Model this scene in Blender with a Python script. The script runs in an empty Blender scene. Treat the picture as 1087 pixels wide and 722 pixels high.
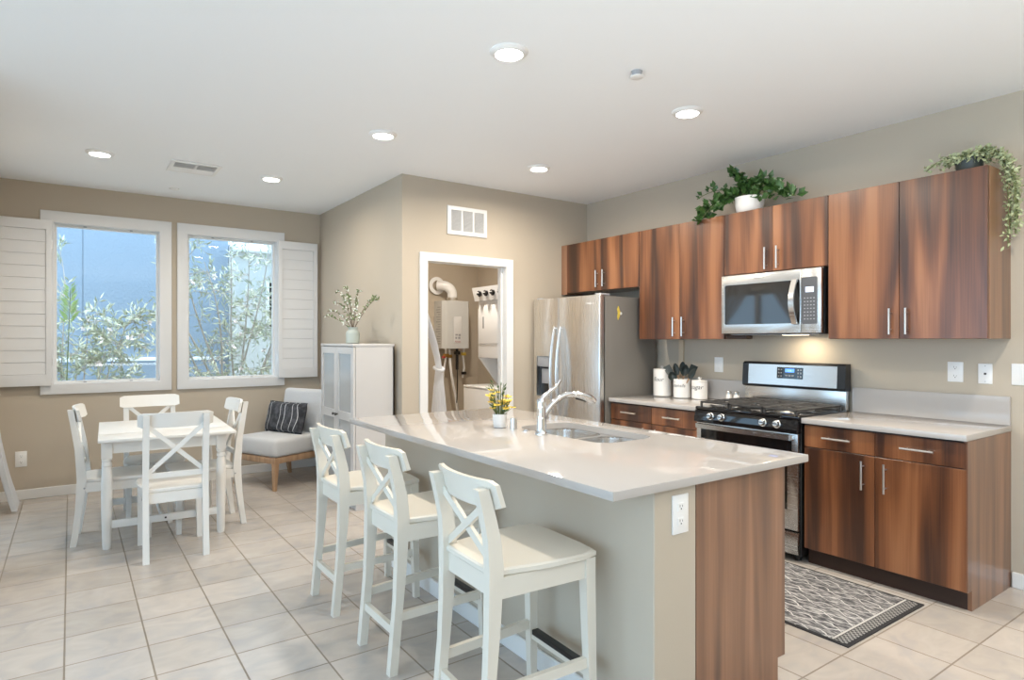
import bpy, bmesh, math, random
from mathutils import Vector, Matrix, geometry
random.seed(7)
C = bpy.context.scene.collection
SC = bpy.context.scene
PI = math.pi

# ---------------------------------------------------------------- camera, world, exposure
cam_d = bpy.data.cameras.new('camera'); cam = bpy.data.objects.new('camera', cam_d); C.objects.link(cam)
cam.location = (0, 0, 1.397)
cam.rotation_euler = (PI/2, 0, -math.radians(35.238))
cam_d.sensor_width = 36; cam_d.lens = 663.527/1087*36
cam_d.shift_y = 0.36/1087; cam_d.clip_start = .05
SC.camera = cam
SC.view_settings.view_transform = 'Standard'
SC.view_settings.look = 'None'
SC.view_settings.gamma = 1
SC.view_settings.use_curve_mapping = False
SC.view_settings.exposure = 0.22
w = bpy.data.worlds.new('world'); SC.world = w; w.use_nodes = True
WB = w.node_tree.nodes['Background']
WB.inputs['Color'].default_value = (.54, .80, 1.06, 1)
WB.inputs['Strength'].default_value = 3.4
SC.cycles.use_denoising = True
SC.cycles.max_bounces = 10; SC.cycles.diffuse_bounces = 6; SC.cycles.glossy_bounces = 5
SC.cycles.transparent_max_bounces = 16
SC.cycles.sample_clamp_indirect = 6
SUN_E = 3.0
LAMP_W = 15.0
sd = bpy.data.lights.new('sun', 'SUN'); sd.energy = SUN_E; sd.angle = .02; sd.color = (1, .96, .9)
so = bpy.data.objects.new('sun', sd); C.objects.link(so)
so.rotation_euler = (math.radians(12), math.radians(-4), 0)      # high sun, falls on the neighbour's wall

# added unseen fill light behind the camera, aimed up to brighten the ceiling
fd = bpy.data.lights.new('ceiling_fill', 'AREA'); fd.shape = 'SQUARE'; fd.size = 1.5; fd.energy = 85; fd.color = (.90, .97, 1)
fo = bpy.data.objects.new('ceiling_fill', fd); C.objects.link(fo); fo.location = (1.0, -1.2, .9); fo.rotation_euler = (PI, 0, 0)

# ---------------------------------------------------------------- materials
def nodes(name):
    m = bpy.data.materials.new(name); m.use_nodes = True
    nt = m.node_tree; return m, nt, nt.nodes['Principled BSDF']
def mat(name, col, rough=.5, metal=0, spec=.5, bump=0, bscale=60, var=0, coat=0):
    m, nt, b = nodes(name)
    b.inputs['Base Color'].default_value = (*col, 1); b.inputs['Roughness'].default_value = rough
    b.inputs['Metallic'].default_value = metal; b.inputs['Specular IOR Level'].default_value = spec
    if coat: b.inputs['Coat Weight'].default_value = coat; b.inputs['Coat Roughness'].default_value = .05
    if bump or var:
        tc = nt.nodes.new('ShaderNodeTexCoord'); n = nt.nodes.new('ShaderNodeTexNoise')
        n.inputs['Scale'].default_value = bscale; n.inputs['Detail'].default_value = 4
        nt.links.new(tc.outputs['Object'], n.inputs['Vector'])
        if bump:
            bp = nt.nodes.new('ShaderNodeBump'); bp.inputs['Strength'].default_value = bump; bp.inputs['Distance'].default_value = .01
            nt.links.new(n.outputs['Fac'], bp.inputs['Height']); nt.links.new(bp.outputs['Normal'], b.inputs['Normal'])
        if var:
            mx = nt.nodes.new('ShaderNodeMixRGB'); mx.inputs['Color1'].default_value = (*[c*(1-var) for c in col], 1)
            mx.inputs['Color2'].default_value = (*[min(1, c*(1+var)) for c in col], 1)
            nt.links.new(n.outputs['Fac'], mx.inputs['Fac']); nt.links.new(mx.outputs['Color'], b.inputs['Base Color'])
    return m
def emis(name, col, s):
    m, nt, b = nodes(name)
    b.inputs['Base Color'].default_value = (*col, 1)
    b.inputs['Emission Color'].default_value = (*col, 1); b.inputs['Emission Strength'].default_value = s
    return m
def link(nt, a, b): nt.links.new(a, b)
def ramp(nt, stops, interp='LINEAR'):
    r = nt.nodes.new('ShaderNodeValToRGB'); cr = r.color_ramp; cr.interpolation = interp
    while len(cr.elements) < len(stops): cr.elements.new(.5)
    for e, (p, c) in zip(cr.elements, stops): e.position = p; e.color = (*c, 1)
    return r
def math_n(nt, op, a, b=None):
    n = nt.nodes.new('ShaderNodeMath'); n.operation = op
    for i, v in enumerate((a, b)):
        if v is None: continue
        if isinstance(v, (int, float)): n.inputs[i].default_value = v
        else: nt.links.new(v, n.inputs[i])
    return n.outputs[0]
def wood(name, stops, sx=7.5, sz=.6, rough=.34, fine=130):
    m, nt, b = nodes(name)
    tc = nt.nodes.new('ShaderNodeTexCoord'); oi = nt.nodes.new('ShaderNodeObjectInfo')
    mul = nt.nodes.new('ShaderNodeVectorMath'); mul.operation = 'SCALE'; mul.inputs['Scale'].default_value = 13
    cmb = nt.nodes.new('ShaderNodeCombineXYZ')
    for k in range(3): link(nt, oi.outputs['Random'], cmb.inputs[k])
    link(nt, cmb.outputs[0], mul.inputs[0])
    add = nt.nodes.new('ShaderNodeVectorMath'); link(nt, tc.outputs['Object'], add.inputs[0]); link(nt, mul.outputs[0], add.inputs[1])
    def noise(s, zs, det, dist):
        mp = nt.nodes.new('ShaderNodeMapping'); mp.inputs['Scale'].default_value = (s, s, zs); link(nt, add.outputs[0], mp.inputs['Vector'])
        n = nt.nodes.new('ShaderNodeTexNoise'); n.inputs['Scale'].default_value = 1; n.inputs['Detail'].default_value = det
        n.inputs['Distortion'].default_value = dist; n.inputs['Roughness'].default_value = .45; link(nt, mp.outputs[0], n.inputs['Vector']); return n.outputs['Fac']
    a = noise(sx, sz, 2, .6); f = noise(fine, 2.2, 5, .5)
    mix = math_n(nt, 'ADD', math_n(nt, 'MULTIPLY', a, .86), math_n(nt, 'MULTIPLY', f, .14))
    r = ramp(nt, stops); link(nt, mix, r.inputs['Fac']); link(nt, r.outputs['Color'], b.inputs['Base Color'])
    b.inputs['Roughness'].default_value = rough; b.inputs['Coat Weight'].default_value = .45; b.inputs['Coat Roughness'].default_value = .22
    return m
def steel(name, col=(.62, .62, .62), rough=.27, axis='y', bump=.03):
    m, nt, b = nodes(name)
    b.inputs['Base Color'].default_value = (*col, 1); b.inputs['Metallic'].default_value = 1
    tc = nt.nodes.new('ShaderNodeTexCoord'); mp = nt.nodes.new('ShaderNodeMapping')
    mp.inputs['Scale'].default_value = {'y': (500, 1.5, 500), 'z': (500, 500, 1.5)}[axis]
    link(nt, tc.outputs['Object'], mp.inputs['Vector'])
    n = nt.nodes.new('ShaderNodeTexNoise'); n.inputs['Scale'].default_value = 1; n.inputs['Detail'].default_value = 2
    link(nt, mp.outputs[0], n.inputs['Vector'])
    rr = nt.nodes.new('ShaderNodeMapRange'); rr.inputs['To Min'].default_value = rough-.02; rr.inputs['To Max'].default_value = rough+.03
    link(nt, n.outputs['Fac'], rr.inputs['Value']); link(nt, rr.outputs[0], b.inputs['Roughness'])
    return m
def glass_mat(name, tint=(1, 1, 1), rough=0, refl=.5):
    m = bpy.data.materials.new(name); m.use_nodes = True; nt = m.node_tree; nt.nodes.clear()
    o = nt.nodes.new('ShaderNodeOutputMaterial'); t = nt.nodes.new('ShaderNodeBsdfTransparent'); t.inputs[0].default_value = (*tint, 1)
    g = nt.nodes.new('ShaderNodeBsdfGlossy'); g.inputs['Roughness'].default_value = rough
    f = nt.nodes.new('ShaderNodeFresnel'); f.inputs['IOR'].default_value = 1.45
    mx = nt.nodes.new('ShaderNodeMixShader'); link(nt, math_n(nt, 'MULTIPLY', f.outputs[0], refl), mx.inputs[0])
    link(nt, t.outputs[0], mx.inputs[1]); link(nt, g.outputs[0], mx.inputs[2]); link(nt, mx.outputs[0], o.inputs[0])
    return m
M = {}
M['paint'] = mat('wall_paint', (.50, .432, .345), .7, spec=.25, bump=.05, bscale=180)
M['ceil'] = mat('ceiling_paint', (.895, .91, .925), .8, spec=.2, bump=.06, bscale=120)
M['trim'] = mat('trim_white', (.76, .75, .73), .4)
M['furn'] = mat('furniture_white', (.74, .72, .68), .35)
M['stool'] = mat('stool_white', (.71, .66, .57), .35)
M['shutter'] = mat('shutter_white', (.72, .72, .72), .45)
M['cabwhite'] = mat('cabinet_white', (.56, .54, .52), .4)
M['quartz'] = mat('quartz', (.47, .44, .415), .05, spec=.5, var=.02, bscale=400)
W1 = [(.36, (.048, .018, .009)), (.47, (.125, .044, .017)), (.56, (.21, .077, .029)), (.67, (.31, .127, .052))]
M['wood'] = wood('walnut_laminate', W1)
M['woodside_lit'] = wood('walnut_panel_lit', [(.34, (.12, .062, .040)), (.5, (.215, .105, .058)), (.66, (.33, .165, .092))], sx=10, rough=.3)  # same walnut laminate; the brighter light on end panels is put into the colour
M['wooddark'] = mat('walnut_dark', (.035, .015, .009), .5)
M['oak'] = wood('pale_oak', [(.3, (.30, .17, .09)), (.6, (.46, .29, .17))], sx=22, rough=.45)
M['steel'] = steel('brushed_steel', (.66, .65, .63), .26)
M['steelv'] = steel('brushed_steel_door', (.74, .73, .715), .27, 'z')
M['steelsink'] = steel('sink_steel', (.72, .70, .67), .2)
M['chrome'] = mat('chrome', (.82, .82, .83), .06, 1)
M['nickel'] = mat('brushed_nickel', (.72, .70, .67), .28, 1)
M['fridge_side'] = mat('fridge_side_grey', (.20, .185, .165), .42, bump=.05, bscale=300)
M['black'] = mat('black_plastic', (.012, .012, .013), .3)
M['blackgloss'] = mat('black_glass', (.008, .008, .009), .04, spec=.6)
M['darkglass'] = mat('oven_glass', (.02, .018, .016), .05, spec=.7)
M['iron'] = mat('cast_iron', (.045, .042, .04), .55, bump=.1, bscale=200)
M['plastic'] = mat('white_plastic', (.83, .82, .80), .35)
M['slot'] = mat('dark_slot', (.06, .055, .05), .6)
M['enamel'] = mat('white_enamel', (.86, .86, .86), .18)
M['greyp'] = mat('grey_plastic', (.35, .35, .36), .4)
M['ceramic'] = mat('white_ceramic', (.82, .79, .75), .2)
M['vase'] = mat('sage_ceramic', (.42, .46, .42), .4)
M['leaf_ivy'] = mat('ivy_leaf', (.055, .125, .03), .35, var=.85, bscale=45)
M['leaf_succ'] = mat('sage_leaf', (.40, .44, .25), .6, var=.35, bscale=60)
M['leaf_euc'] = mat('sprig_leaf', (.20, .26, .11), .6, var=.5, bscale=40)
M['blossom'] = mat('white_blossom', (.85, .86, .78), .6)
M['yellow'] = mat('yellow_petal', (.85, .58, .09), .6, var=.3, bscale=60)
M['stem'] = mat('green_stem', (.14, .17, .06), .6)
M['twig'] = mat('twig_brown', (.12, .075, .04), .7)
M['bark'] = mat('bark', (.48, .43, .38), .9, bump=.4, bscale=40)
M['leaf_out'] = mat('oleander_leaf', (.50, .53, .40), .55, var=.45, bscale=9)
M['leaf_out2'] = mat('young_leaf', (.35, .52, .20), .55, var=.3, bscale=9)
M['bloom_out'] = mat('pale_bloom', (.9, .82, .80), .6)
M['stucco'] = mat('blue_stucco', (.235, .29, .345), .9, bump=.5, bscale=30, var=.05)
M['stucco2'] = mat('beige_stucco', (.50, .50, .47), .9, bump=.5, bscale=30)
M['ledge'] = mat('white_ledge', (.85, .9, .95), .8)
M['gravel'] = mat('pale_gravel', (.72, .70, .66), .95, bump=.5, bscale=80)
M['curtain'] = mat('sheer_curtain', (.82, .83, .85), .9)
b_ = M['curtain'].node_tree.nodes['Principled BSDF']; b_.inputs['Transmission Weight'].default_value = 0
M['fabric'] = mat('grey_linen', (.66, .66, .66), .9, bump=.5, bscale=380, var=.16)
M['water'] = mat('heater_grey', (.60, .60, .585), .4, metal=0)
M['brass'] = mat('brass', (.55, .33, .10), .35, 1)
M['red'] = mat('red_mark', (.45, .05, .05), .5)
M['blue_lcd'] = emis('blue_display', (.10, .28, .9), 1.2)
M['lcd'] = emis('pale_display', (.62, .70, .85), .55)
M['ink'] = mat('black_ink', (.02, .02, .02), .6)
M['lamp'] = emis('lamp_diffuser', (1, .97, .92), 14)
M['glass'] = glass_mat('window_glass', refl=.4)
M['glass_tint'] = glass_mat('tinted_glass', (.92, .94, .95), refl=.5)
M['cabglass'] = mat('frosted_glass', (.40, .41, .41), .12, spec=.8)
M['cream'] = mat('cream_board', (.62, .50, .36), .5)
M['utensil'] = mat('dark_silicone', (.035, .045, .042), .4)

def floor_mat():
    m, nt, b = nodes('floor_tile')
    tc = nt.nodes.new('ShaderNodeTexCoord'); mp = nt.nodes.new('ShaderNodeMapping')
    mp.inputs['Location'].default_value = (.022+.3125*40, -3.607+.3125*40, 0)
    link(nt, tc.outputs['Object'], mp.inputs['Vector'])
    br = nt.nodes.new('ShaderNodeTexBrick'); br.offset = 0; br.squash = 1
    br.inputs['Scale'].default_value = 1; br.inputs['Brick Width'].default_value = .3125; br.inputs['Row Height'].default_value = .3125
    br.inputs['Mortar Size'].default_value = .0042; br.inputs['Mortar Smooth'].default_value = .15; br.inputs['Bias'].default_value = 0
    br.inputs['Color1'].default_value = (.47, .43, .39, 1); br.inputs['Color2'].default_value = (.545, .50, .46, 1)
    br.inputs['Mortar'].default_value = (.255, .215, .175, 1)
    link(nt, mp.outputs[0], br.inputs['Vector'])
    n = nt.nodes.new('ShaderNodeTexNoise'); n.inputs['Scale'].default_value = 5; n.inputs['Detail'].default_value = 6; n.inputs['Distortion'].default_value = 1.2
    mp2 = nt.nodes.new('ShaderNodeMapping'); mp2.inputs['Scale'].default_value = (1.0, 1.6, 1); mp2.inputs['Rotation'].default_value = (0, 0, .5)
    link(nt, tc.outputs['Object'], mp2.inputs['Vector']); link(nt, mp2.outputs[0], n.inputs['Vector'])
    r = ramp(nt, [(.32, (.88, .895, .92)), (.5, (.98, .965, .945)), (.7, (1.05, 1.04, 1.02))]); link(nt, n.outputs['Fac'], r.inputs['Fac'])
    mx = nt.nodes.new('ShaderNodeMixRGB'); mx.blend_type = 'MULTIPLY'; mx.inputs['Fac'].default_value = 1
    link(nt, br.outputs['Color'], mx.inputs['Color1']); link(nt, r.outputs['Color'], mx.inputs['Color2'])
    link(nt, mx.outputs['Color'], b.inputs['Base Color'])
    rr = nt.nodes.new('ShaderNodeMapRange'); rr.inputs['To Min'].default_value = .27; rr.inputs['To Max'].default_value = .8
    link(nt, br.outputs['Fac'], rr.inputs['Value']); link(nt, rr.outputs[0], b.inputs['Roughness'])
    bp = nt.nodes.new('ShaderNodeBump'); bp.inputs['Strength'].default_value = .3; bp.inputs['Distance'].default_value = .003; bp.invert = True
    link(nt, br.outputs['Fac'], bp.inputs['Height']); link(nt, bp.outputs['Normal'], b.inputs['Normal'])
    return m
M['tile'] = floor_mat()
def rug_mat():
    m, nt, b = nodes('rug_pile')
    tc = nt.nodes.new('ShaderNodeTexCoord'); s = nt.nodes.new('ShaderNodeSeparateXYZ'); link(nt, tc.outputs['Object'], s.inputs[0])
    nz = nt.nodes.new('ShaderNodeTexNoise'); nz.inputs['Scale'].default_value = 14; link(nt, tc.outputs['Object'], nz.inputs['Vector'])
    X, Y = s.outputs[0], s.outputs[1]
    wob = math_n(nt, 'MULTIPLY', math_n(nt, 'SUBTRACT', nz.outputs['Fac'], .5), .05)
    def fam(sign, ph):
        sn = math_n(nt, 'SINE', math_n(nt, 'ADD', math_n(nt, 'MULTIPLY', Y, 2*PI/.26), ph))
        v = math_n(nt, 'ADD', math_n(nt, 'ADD', X, wob), math_n(nt, 'MULTIPLY', sn, sign*.03))
        fr = math_n(nt, 'FRACT', math_n(nt, 'ADD', math_n(nt, 'DIVIDE', v, .105), 20))
        return math_n(nt, 'LESS_THAN', math_n(nt, 'ABSOLUTE', math_n(nt, 'SUBTRACT', fr, .5)), .034)
    ln = math_n(nt, 'MAXIMUM', fam(1, 0), fam(-1, .4))
    n2 = nt.nodes.new('ShaderNodeTexNoise'); n2.inputs['Scale'].default_value = 55; n2.inputs['Detail'].default_value = 6
    mp = nt.nodes.new('ShaderNodeMapping'); mp.inputs['Scale'].default_value = (1.6, .5, 1); link(nt, tc.outputs['Object'], mp.inputs[0]); link(nt, mp.outputs[0], n2.inputs['Vector'])
    r = ramp(nt, [(.36, (.055, .055, .06)), (.52, (.19, .185, .185)), (.66, (.42, .405, .39))]); link(nt, n2.outputs['Fac'], r.inputs['Fac'])
    mx = nt.nodes.new('ShaderNodeMixRGB'); link(nt, math_n(nt, 'MULTIPLY', ln, .85), mx.inputs['Fac'])
    link(nt, r.outputs['Color'], mx.inputs['Color1']); mx.inputs['Color2'].default_value = (.64, .62, .60, 1)
    link(nt, mx.outputs['Color'], b.inputs['Base Color']); b.inputs['Roughness'].default_value = .95
    return m
M['rug'] = rug_mat()
def dots_mat():
    m, nt, b = nodes('rug_border')
    tc = nt.nodes.new('ShaderNodeTexCoord'); ck = nt.nodes.new('ShaderNodeTexChecker'); ck.inputs['Scale'].default_value = 75
    ck.inputs['Color1'].default_value = (.05, .05, .05, 1); ck.inputs['Color2'].default_value = (.30, .29, .28, 1)
    link(nt, tc.outputs['Object'], ck.inputs[0]); link(nt, ck.outputs[0], b.inputs['Base Color']); b.inputs['Roughness'].default_value = .95
    return m
M['rugb'] = dots_mat()
def pillow_mat():
    m, nt, b = nodes('pillow_cloth')
    tc = nt.nodes.new('ShaderNodeTexCoord'); s = nt.nodes.new('ShaderNodeSeparateXYZ'); link(nt, tc.outputs['Object'], s.inputs[0])
    z2 = math_n(nt, 'MULTIPLY', math_n(nt, 'MULTIPLY', s.outputs[2], s.outputs[2]), 2.2)
    x = math_n(nt, 'ADD', math_n(nt, 'ADD', s.outputs[0], z2), .25)
    x = math_n(nt, 'MULTIPLY', x, 2)
    dk, wt = (.035, .036, .042), (.62, .62, .62)
    st = [(0, dk)]
    for p in (.07, .18, .49, .62, .83, .95): st += [(p, wt), (p+.013, dk)]
    r = ramp(nt, st, 'CONSTANT'); link(nt, x, r.inputs['Fac'])
    n = nt.nodes.new('ShaderNodeTexNoise'); n.inputs['Scale'].default_value = 22; link(nt, tc.outputs['Object'], n.inputs['Vector'])
    rr = ramp(nt, [(.4, (0, 0, 0)), (.7, (.06, .06, .065))]); link(nt, n.outputs['Fac'], rr.inputs['Fac'])
    mx = nt.nodes.new('ShaderNodeMixRGB'); mx.blend_type = 'ADD'; mx.inputs['Fac'].default_value = 1
    link(nt, r.outputs['Color'], mx.inputs['Color1']); link(nt, rr.outputs['Color'], mx.inputs['Color2'])
    link(nt, mx.outputs['Color'], b.inputs['Base Color']); b.inputs['Roughness'].default_value = .95
    return m
M['pillow'] = pillow_mat()
def sheer():
    m = M['curtain']; nt = m.node_tree; b = nt.nodes['Principled BSDF']; o = nt.nodes['Material Output']
    tl = nt.nodes.new('ShaderNodeBsdfTranslucent'); tl.inputs[0].default_value = (.85, .86, .88, 1)
    tr = nt.nodes.new('ShaderNodeBsdfTransparent')
    m1 = nt.nodes.new('ShaderNodeMixShader'); m1.inputs[0].default_value = .45; link(nt, b.outputs[0], m1.inputs[1]); link(nt, tl.outputs[0], m1.inputs[2])
    m2 = nt.nodes.new('ShaderNodeMixShader'); m2.inputs[0].default_value = .10; link(nt, m1.outputs[0], m2.inputs[1]); link(nt, tr.outputs[0], m2.inputs[2])
    link(nt, m2.outputs[0], o.inputs[0])
sheer()

# ---------------------------------------------------------------- mesh helpers
class MB:
    def __init__(s): s.bm = bmesh.new()
    def _merge(s, t):
        me = bpy.data.meshes.new('tmp'); t.to_mesh(me); t.free(); s.bm.from_mesh(me); bpy.data.meshes.remove(me); return s
    def box(s, x0, x1, y0, y1, z0, z1, bev=0, seg=2, mx=None):
        t = bmesh.new(); bmesh.ops.create_cube(t, size=1)
        sx, sy, sz = x1-x0, y1-y0, z1-z0
        for v in t.verts: v.co = Vector(((x0+x1)/2+v.co.x*sx, (y0+y1)/2+v.co.y*sy, (z0+z1)/2+v.co.z*sz))
        if bev:
            bev = min(bev, .49*min(abs(sx), abs(sy), abs(sz)))
            bmesh.ops.bevel(t, geom=t.edges[:], offset=bev, segments=seg, affect='EDGES', profile=.5)
        if mx: bmesh.ops.transform(t, matrix=mx, verts=t.verts)
        return s._merge(t)
    def rings(s, rings, cap=True, closed=False):
        t = bmesh.new(); R = [[t.verts.new(p) for p in r] for r in rings]; n = len(R[0])
        for a, b in zip(R, R[1:]+([R[0]] if closed else [])):
            for i in range(n): t.faces.new((a[i], a[(i+1) % n], b[(i+1) % n], b[i]))
        if cap and not closed:
            t.faces.new(R[0][::-1]); t.faces.new(R[-1])
        bmesh.ops.recalc_face_normals(t, faces=t.faces)
        return s._merge(t)
    def loft(s, secs):                       # horizontal rectangles: (x, y, z, width, depth)
        return s.rings([[(x-w/2, y-d/2, z), (x+w/2, y-d/2, z), (x+w/2, y+d/2, z), (x-w/2, y+d/2, z)] for x, y, z, w, d in secs])
    def bar(s, p, q, w, h, up=(0, 0, 1)):
        p, q = Vector(p), Vector(q); d = (q-p).normalized(); up = Vector(up)
        r = d.cross(up).normalized(); u = r.cross(d).normalized()
        return s.rings([[o+r*(w/2)+u*(h/2), o-r*(w/2)+u*(h/2), o-r*(w/2)-u*(h/2), o+r*(w/2)-u*(h/2)] for o in (p, q)])
    def tube(s, pts, r, n=10, flat=None):
        pts = [Vector(p) for p in pts]; R = r if isinstance(r, (list, tuple)) else [r]*len(pts)
        d0 = (pts[1]-pts[0]).normalized(); ref = Vector((0, 0, 1)) if abs(d0.z) < .9 else Vector((1, 0, 0))
        u = d0.cross(ref).normalized(); rings = []
        for i, p in enumerate(pts):
            d = (pts[min(i+1, len(pts)-1)]-pts[max(i-1, 0)]).normalized()
            u = (u-d*u.dot(d)).normalized(); v = d.cross(u)
            rings.append([p+(u*math.cos(2*PI*k/n)+v*math.sin(2*PI*k/n))*R[i] for k in range(n)])
        return s.rings(rings)
    def lathe(s, prof, c=(0, 0, 0), n=28, mx=None, closed=False):
        c = Vector(c); rs = []
        for r, z in prof:
            ring = [Vector((r*math.cos(2*PI*k/n), r*math.sin(2*PI*k/n), z)) for k in range(n)]
            rs.append([c+((mx @ p) if mx else p) for p in ring])
        return s.rings(rs, closed=closed)
    def cyl(s, a, b, r, n=20): return s.tube([a, b], r, n)
    def prism(s, poly, axis, a0, a1):        # poly in the two other axes
        def P(u, v, a): return {'x': (a, u, v), 'y': (u, a, v), 'z': (u, v, a)}[axis]
        return s.rings([[P(u, v, a0) for u, v in poly], [P(u, v, a1) for u, v in poly]])
    def plate(s, outer, holes, axis, a0, a1, bev=0):
        def P(u, v, a): return {'x': (a, u, v), 'y': (u, a, v), 'z': (u, v, a)}[axis]
        loops = [outer]+list(holes); flat = [p for l in loops for p in l]
        tris = geometry.tessellate_polygon([[Vector((u, v, 0)) for u, v in l] for l in loops])
        t = bmesh.new(); A = [t.verts.new(P(u, v, a0)) for u, v in flat]; B = [t.verts.new(P(u, v, a1)) for u, v in flat]
        for tri in tris:
            t.faces.new([A[i] for i in tri]); t.faces.new([B[i] for i in reversed(tri)])
        k = 0; oe = []
        for li, l in enumerate(loops):
            n = len(l)
            for i in range(n):
                f = t.faces.new((A[k+i], A[k+(i+1) % n], B[k+(i+1) % n], B[k+i]))
                if li == 0: oe += [e for e in f.edges if e not in oe and (set(e.verts) <= set(A) or set(e.verts) <= set(B))]
            k += n
        bmesh.ops.recalc_face_normals(t, faces=t.faces)
        if bev: bmesh.ops.bevel(t, geom=oe, offset=bev, segments=2, affect='EDGES', profile=.5)
        return s._merge(t)
    def grid(s, fn, nu, nv, th=0):
        P = [[Vector(fn(i/nu, j/nv)) for j in range(nv+1)] for i in range(nu+1)]
        t = bmesh.new(); V = [[t.verts.new(p) for p in r] for r in P]
        for i in range(nu):
            for j in range(nv): t.faces.new((V[i][j], V[i+1][j], V[i+1][j+1], V[i][j+1]))
        bmesh.ops.recalc_face_normals(t, faces=t.faces)
        if th: bmesh.ops.solidify(t, geom=t.faces[:], thickness=th)
        return s._merge(t)
    def leaf(s, p, d, nrm, L, W):
        p = Vector(p); d = Vector(d).normalized(); r = d.cross(Vector(nrm))
        r = r.normalized() if r.length > 1e-4 else Vector((1, 0, 0)); nn = r.cross(d)
        v = [s.bm.verts.new(q) for q in (p, p+d*L*.45+r*W/2+nn*W*.12, p+d*L, p+d*L*.45-r*W/2+nn*W*.12, p+d*L*.5)]
        s.bm.faces.new((v[0], v[1], v[4])); s.bm.faces.new((v[1], v[2], v[4])); s.bm.faces.new((v[2], v[3], v[4])); s.bm.faces.new((v[3], v[0], v[4]))
        return s
    def build(s, name, m, parent=None, smooth=35, **kw):
        off = Vector((0, 0, 0)); p = parent
        while p is not None: off += p.location; p = p.parent
        me = bpy.data.meshes.new(name)
        if off.length: bmesh.ops.translate(s.bm, vec=-off, verts=s.bm.verts)
        s.bm.to_mesh(me); s.bm.free()
        me.materials.append(M[m] if isinstance(m, str) else m)
        if smooth:
            me.polygons.foreach_set('use_smooth', [True]*len(me.polygons)); me.set_sharp_from_angle(angle=math.radians(smooth))
        o = bpy.data.objects.new(name, me); C.objects.link(o); o.parent = parent
        for k, v in kw.items(): o[k] = v
        return o
def thing(name, label, cat, loc=(0, 0, 0), group=None):
    o = bpy.data.objects.new(name, None); C.objects.link(o); o.location = loc; o.empty_display_size = .1
    o['label'] = label; o['category'] = cat
    if group: o['group'] = group
    bpy.context.view_layer.update(); return o
def tag(o, label, cat, group=None):
    o['label'] = label; o['category'] = cat
    if group: o['group'] = group
    return o
def base_at(o, loc):                         # shift a one-mesh thing's origin to its base
    loc = Vector(loc); o.data.transform(Matrix.Translation(-loc)); o.location = loc; return o
def struct(o): o['kind'] = 'structure'; return o
def kids(o): return [c for c in bpy.data.objects if c.parent == o]
def copy_tree(o, parent=None):
    c = o.copy(); C.objects.link(c); c.parent = parent
    for k in kids(o): copy_tree(k, c)
    return c
def place(root, first, loc, rz, label):
    o = root if first else copy_tree(root)
    o.location = loc; o.rotation_euler = (0, 0, rz); o['label'] = label; return o
def rect(x0, x1, y0, y1): return [(x0, y0), (x1, y0), (x1, y1), (x0, y1)]
def rrect(x0, x1, y0, y1, r, n=6):
    out = []
    for cx, cy, a in ((x1-r, y1-r, 0), (x0+r, y1-r, PI/2), (x0+r, y0+r, PI), (x1-r, y0+r, 3*PI/2)):
        for k in range(n+1): out.append((cx+r*math.cos(a+k*PI/2/n), cy+r*math.sin(a+k*PI/2/n)))
    return out
def text_mb(body, size, fn, ext=.0006, shear=0, res=3):
    cu = bpy.data.curves.new('lettering', 'FONT'); cu.body = body; cu.size = size; cu.extrude = ext; cu.align_x = 'CENTER'; cu.shear = shear; cu.resolution_u = res
    ob = bpy.data.objects.new('lettering', cu); me = bpy.data.meshes.new_from_object(ob)
    mb = MB(); mb.bm.from_mesh(me)
    for v in mb.bm.verts: v.co = Vector(fn(v.co.x, v.co.y, v.co.z))
    bpy.data.objects.remove(ob); bpy.data.curves.remove(cu); bpy.data.meshes.remove(me); return mb
def rnd(a, b): return random.uniform(a, b)
def rdir(): 
    v = Vector((rnd(-1, 1), rnd(-1, 1), rnd(-1, 1)))
    return v.normalized() if v.length > .05 else Vector((0, 0, 1))

# ---------------------------------------------------------------- shell
XR, YL, XS, YW, H = 4.359, 4.828, 2.278, 6.95, 2.80
XLW = -.55
struct(MB().box(-4.6, 4.5, -3.6, 7.07, -.1, 0).build('floor', 'tile', smooth=0))
struct(MB().box(-4.6, 4.5, -3.6, 7.07, H, H+.1).build('ceiling', 'ceil', smooth=0))
WIN = [(-.122, .708), (.951, 1.806)]; WZ = (1.005, 2.452)
struct(MB().plate(rect(-.67, 4.48, 0, H), [rect(a-.012, b+.012, WZ[0]-.012, WZ[1]+.012) for a, b in WIN], 'y', YW, YW+.12).build('wall_back', 'paint', smooth=0))
struct(MB().box(XR, XR+.12, -3.6, YW, 0, H).build('wall_right', 'paint', smooth=0))
struct(MB().plate([(XS, 0), (2.513, 0), (2.513, 2.085), (3.335, 2.085), (3.335, 0), (XR, 0), (XR, H), (XS, H)], [], 'y', YL, YL+.12).build('wall_laundry', 'paint', smooth=0))
struct(MB().box(XS, XS+.12, YL+.12, YW, 0, H).build('wall_side', 'paint', smooth=0))
struct(MB().box(-2.12, 4.48, -3.72, -3.6, 0, H).build('wall_rear', 'paint', smooth=0))  # unseen wall, closed to hold back light from behind the camera
struct(MB().plate(rect(-3.6, 4.15, 0, H), [rect(-3.3, 3.95, .04, 2.65)], 'x', -2.12, -2.0).build('wall_living', 'paint', smooth=0))  # unseen wall, its large opening sized for the daylight from the left
struct(MB().box(-2.0, XLW-.12, 4.15, 4.27, 0, H).build('wall_return', 'paint', smooth=0))
PD = (5.0, 6.25)                              # patio door in the left wall
struct(MB().plate([(4.15, 0), (PD[0], 0), (PD[0], 2.15), (PD[1], 2.15), (PD[1], 0), (YW, 0), (YW, H), (4.15, H)], [], 'x', XLW-.12, XLW).build('wall_left', 'paint', smooth=0))
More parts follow.
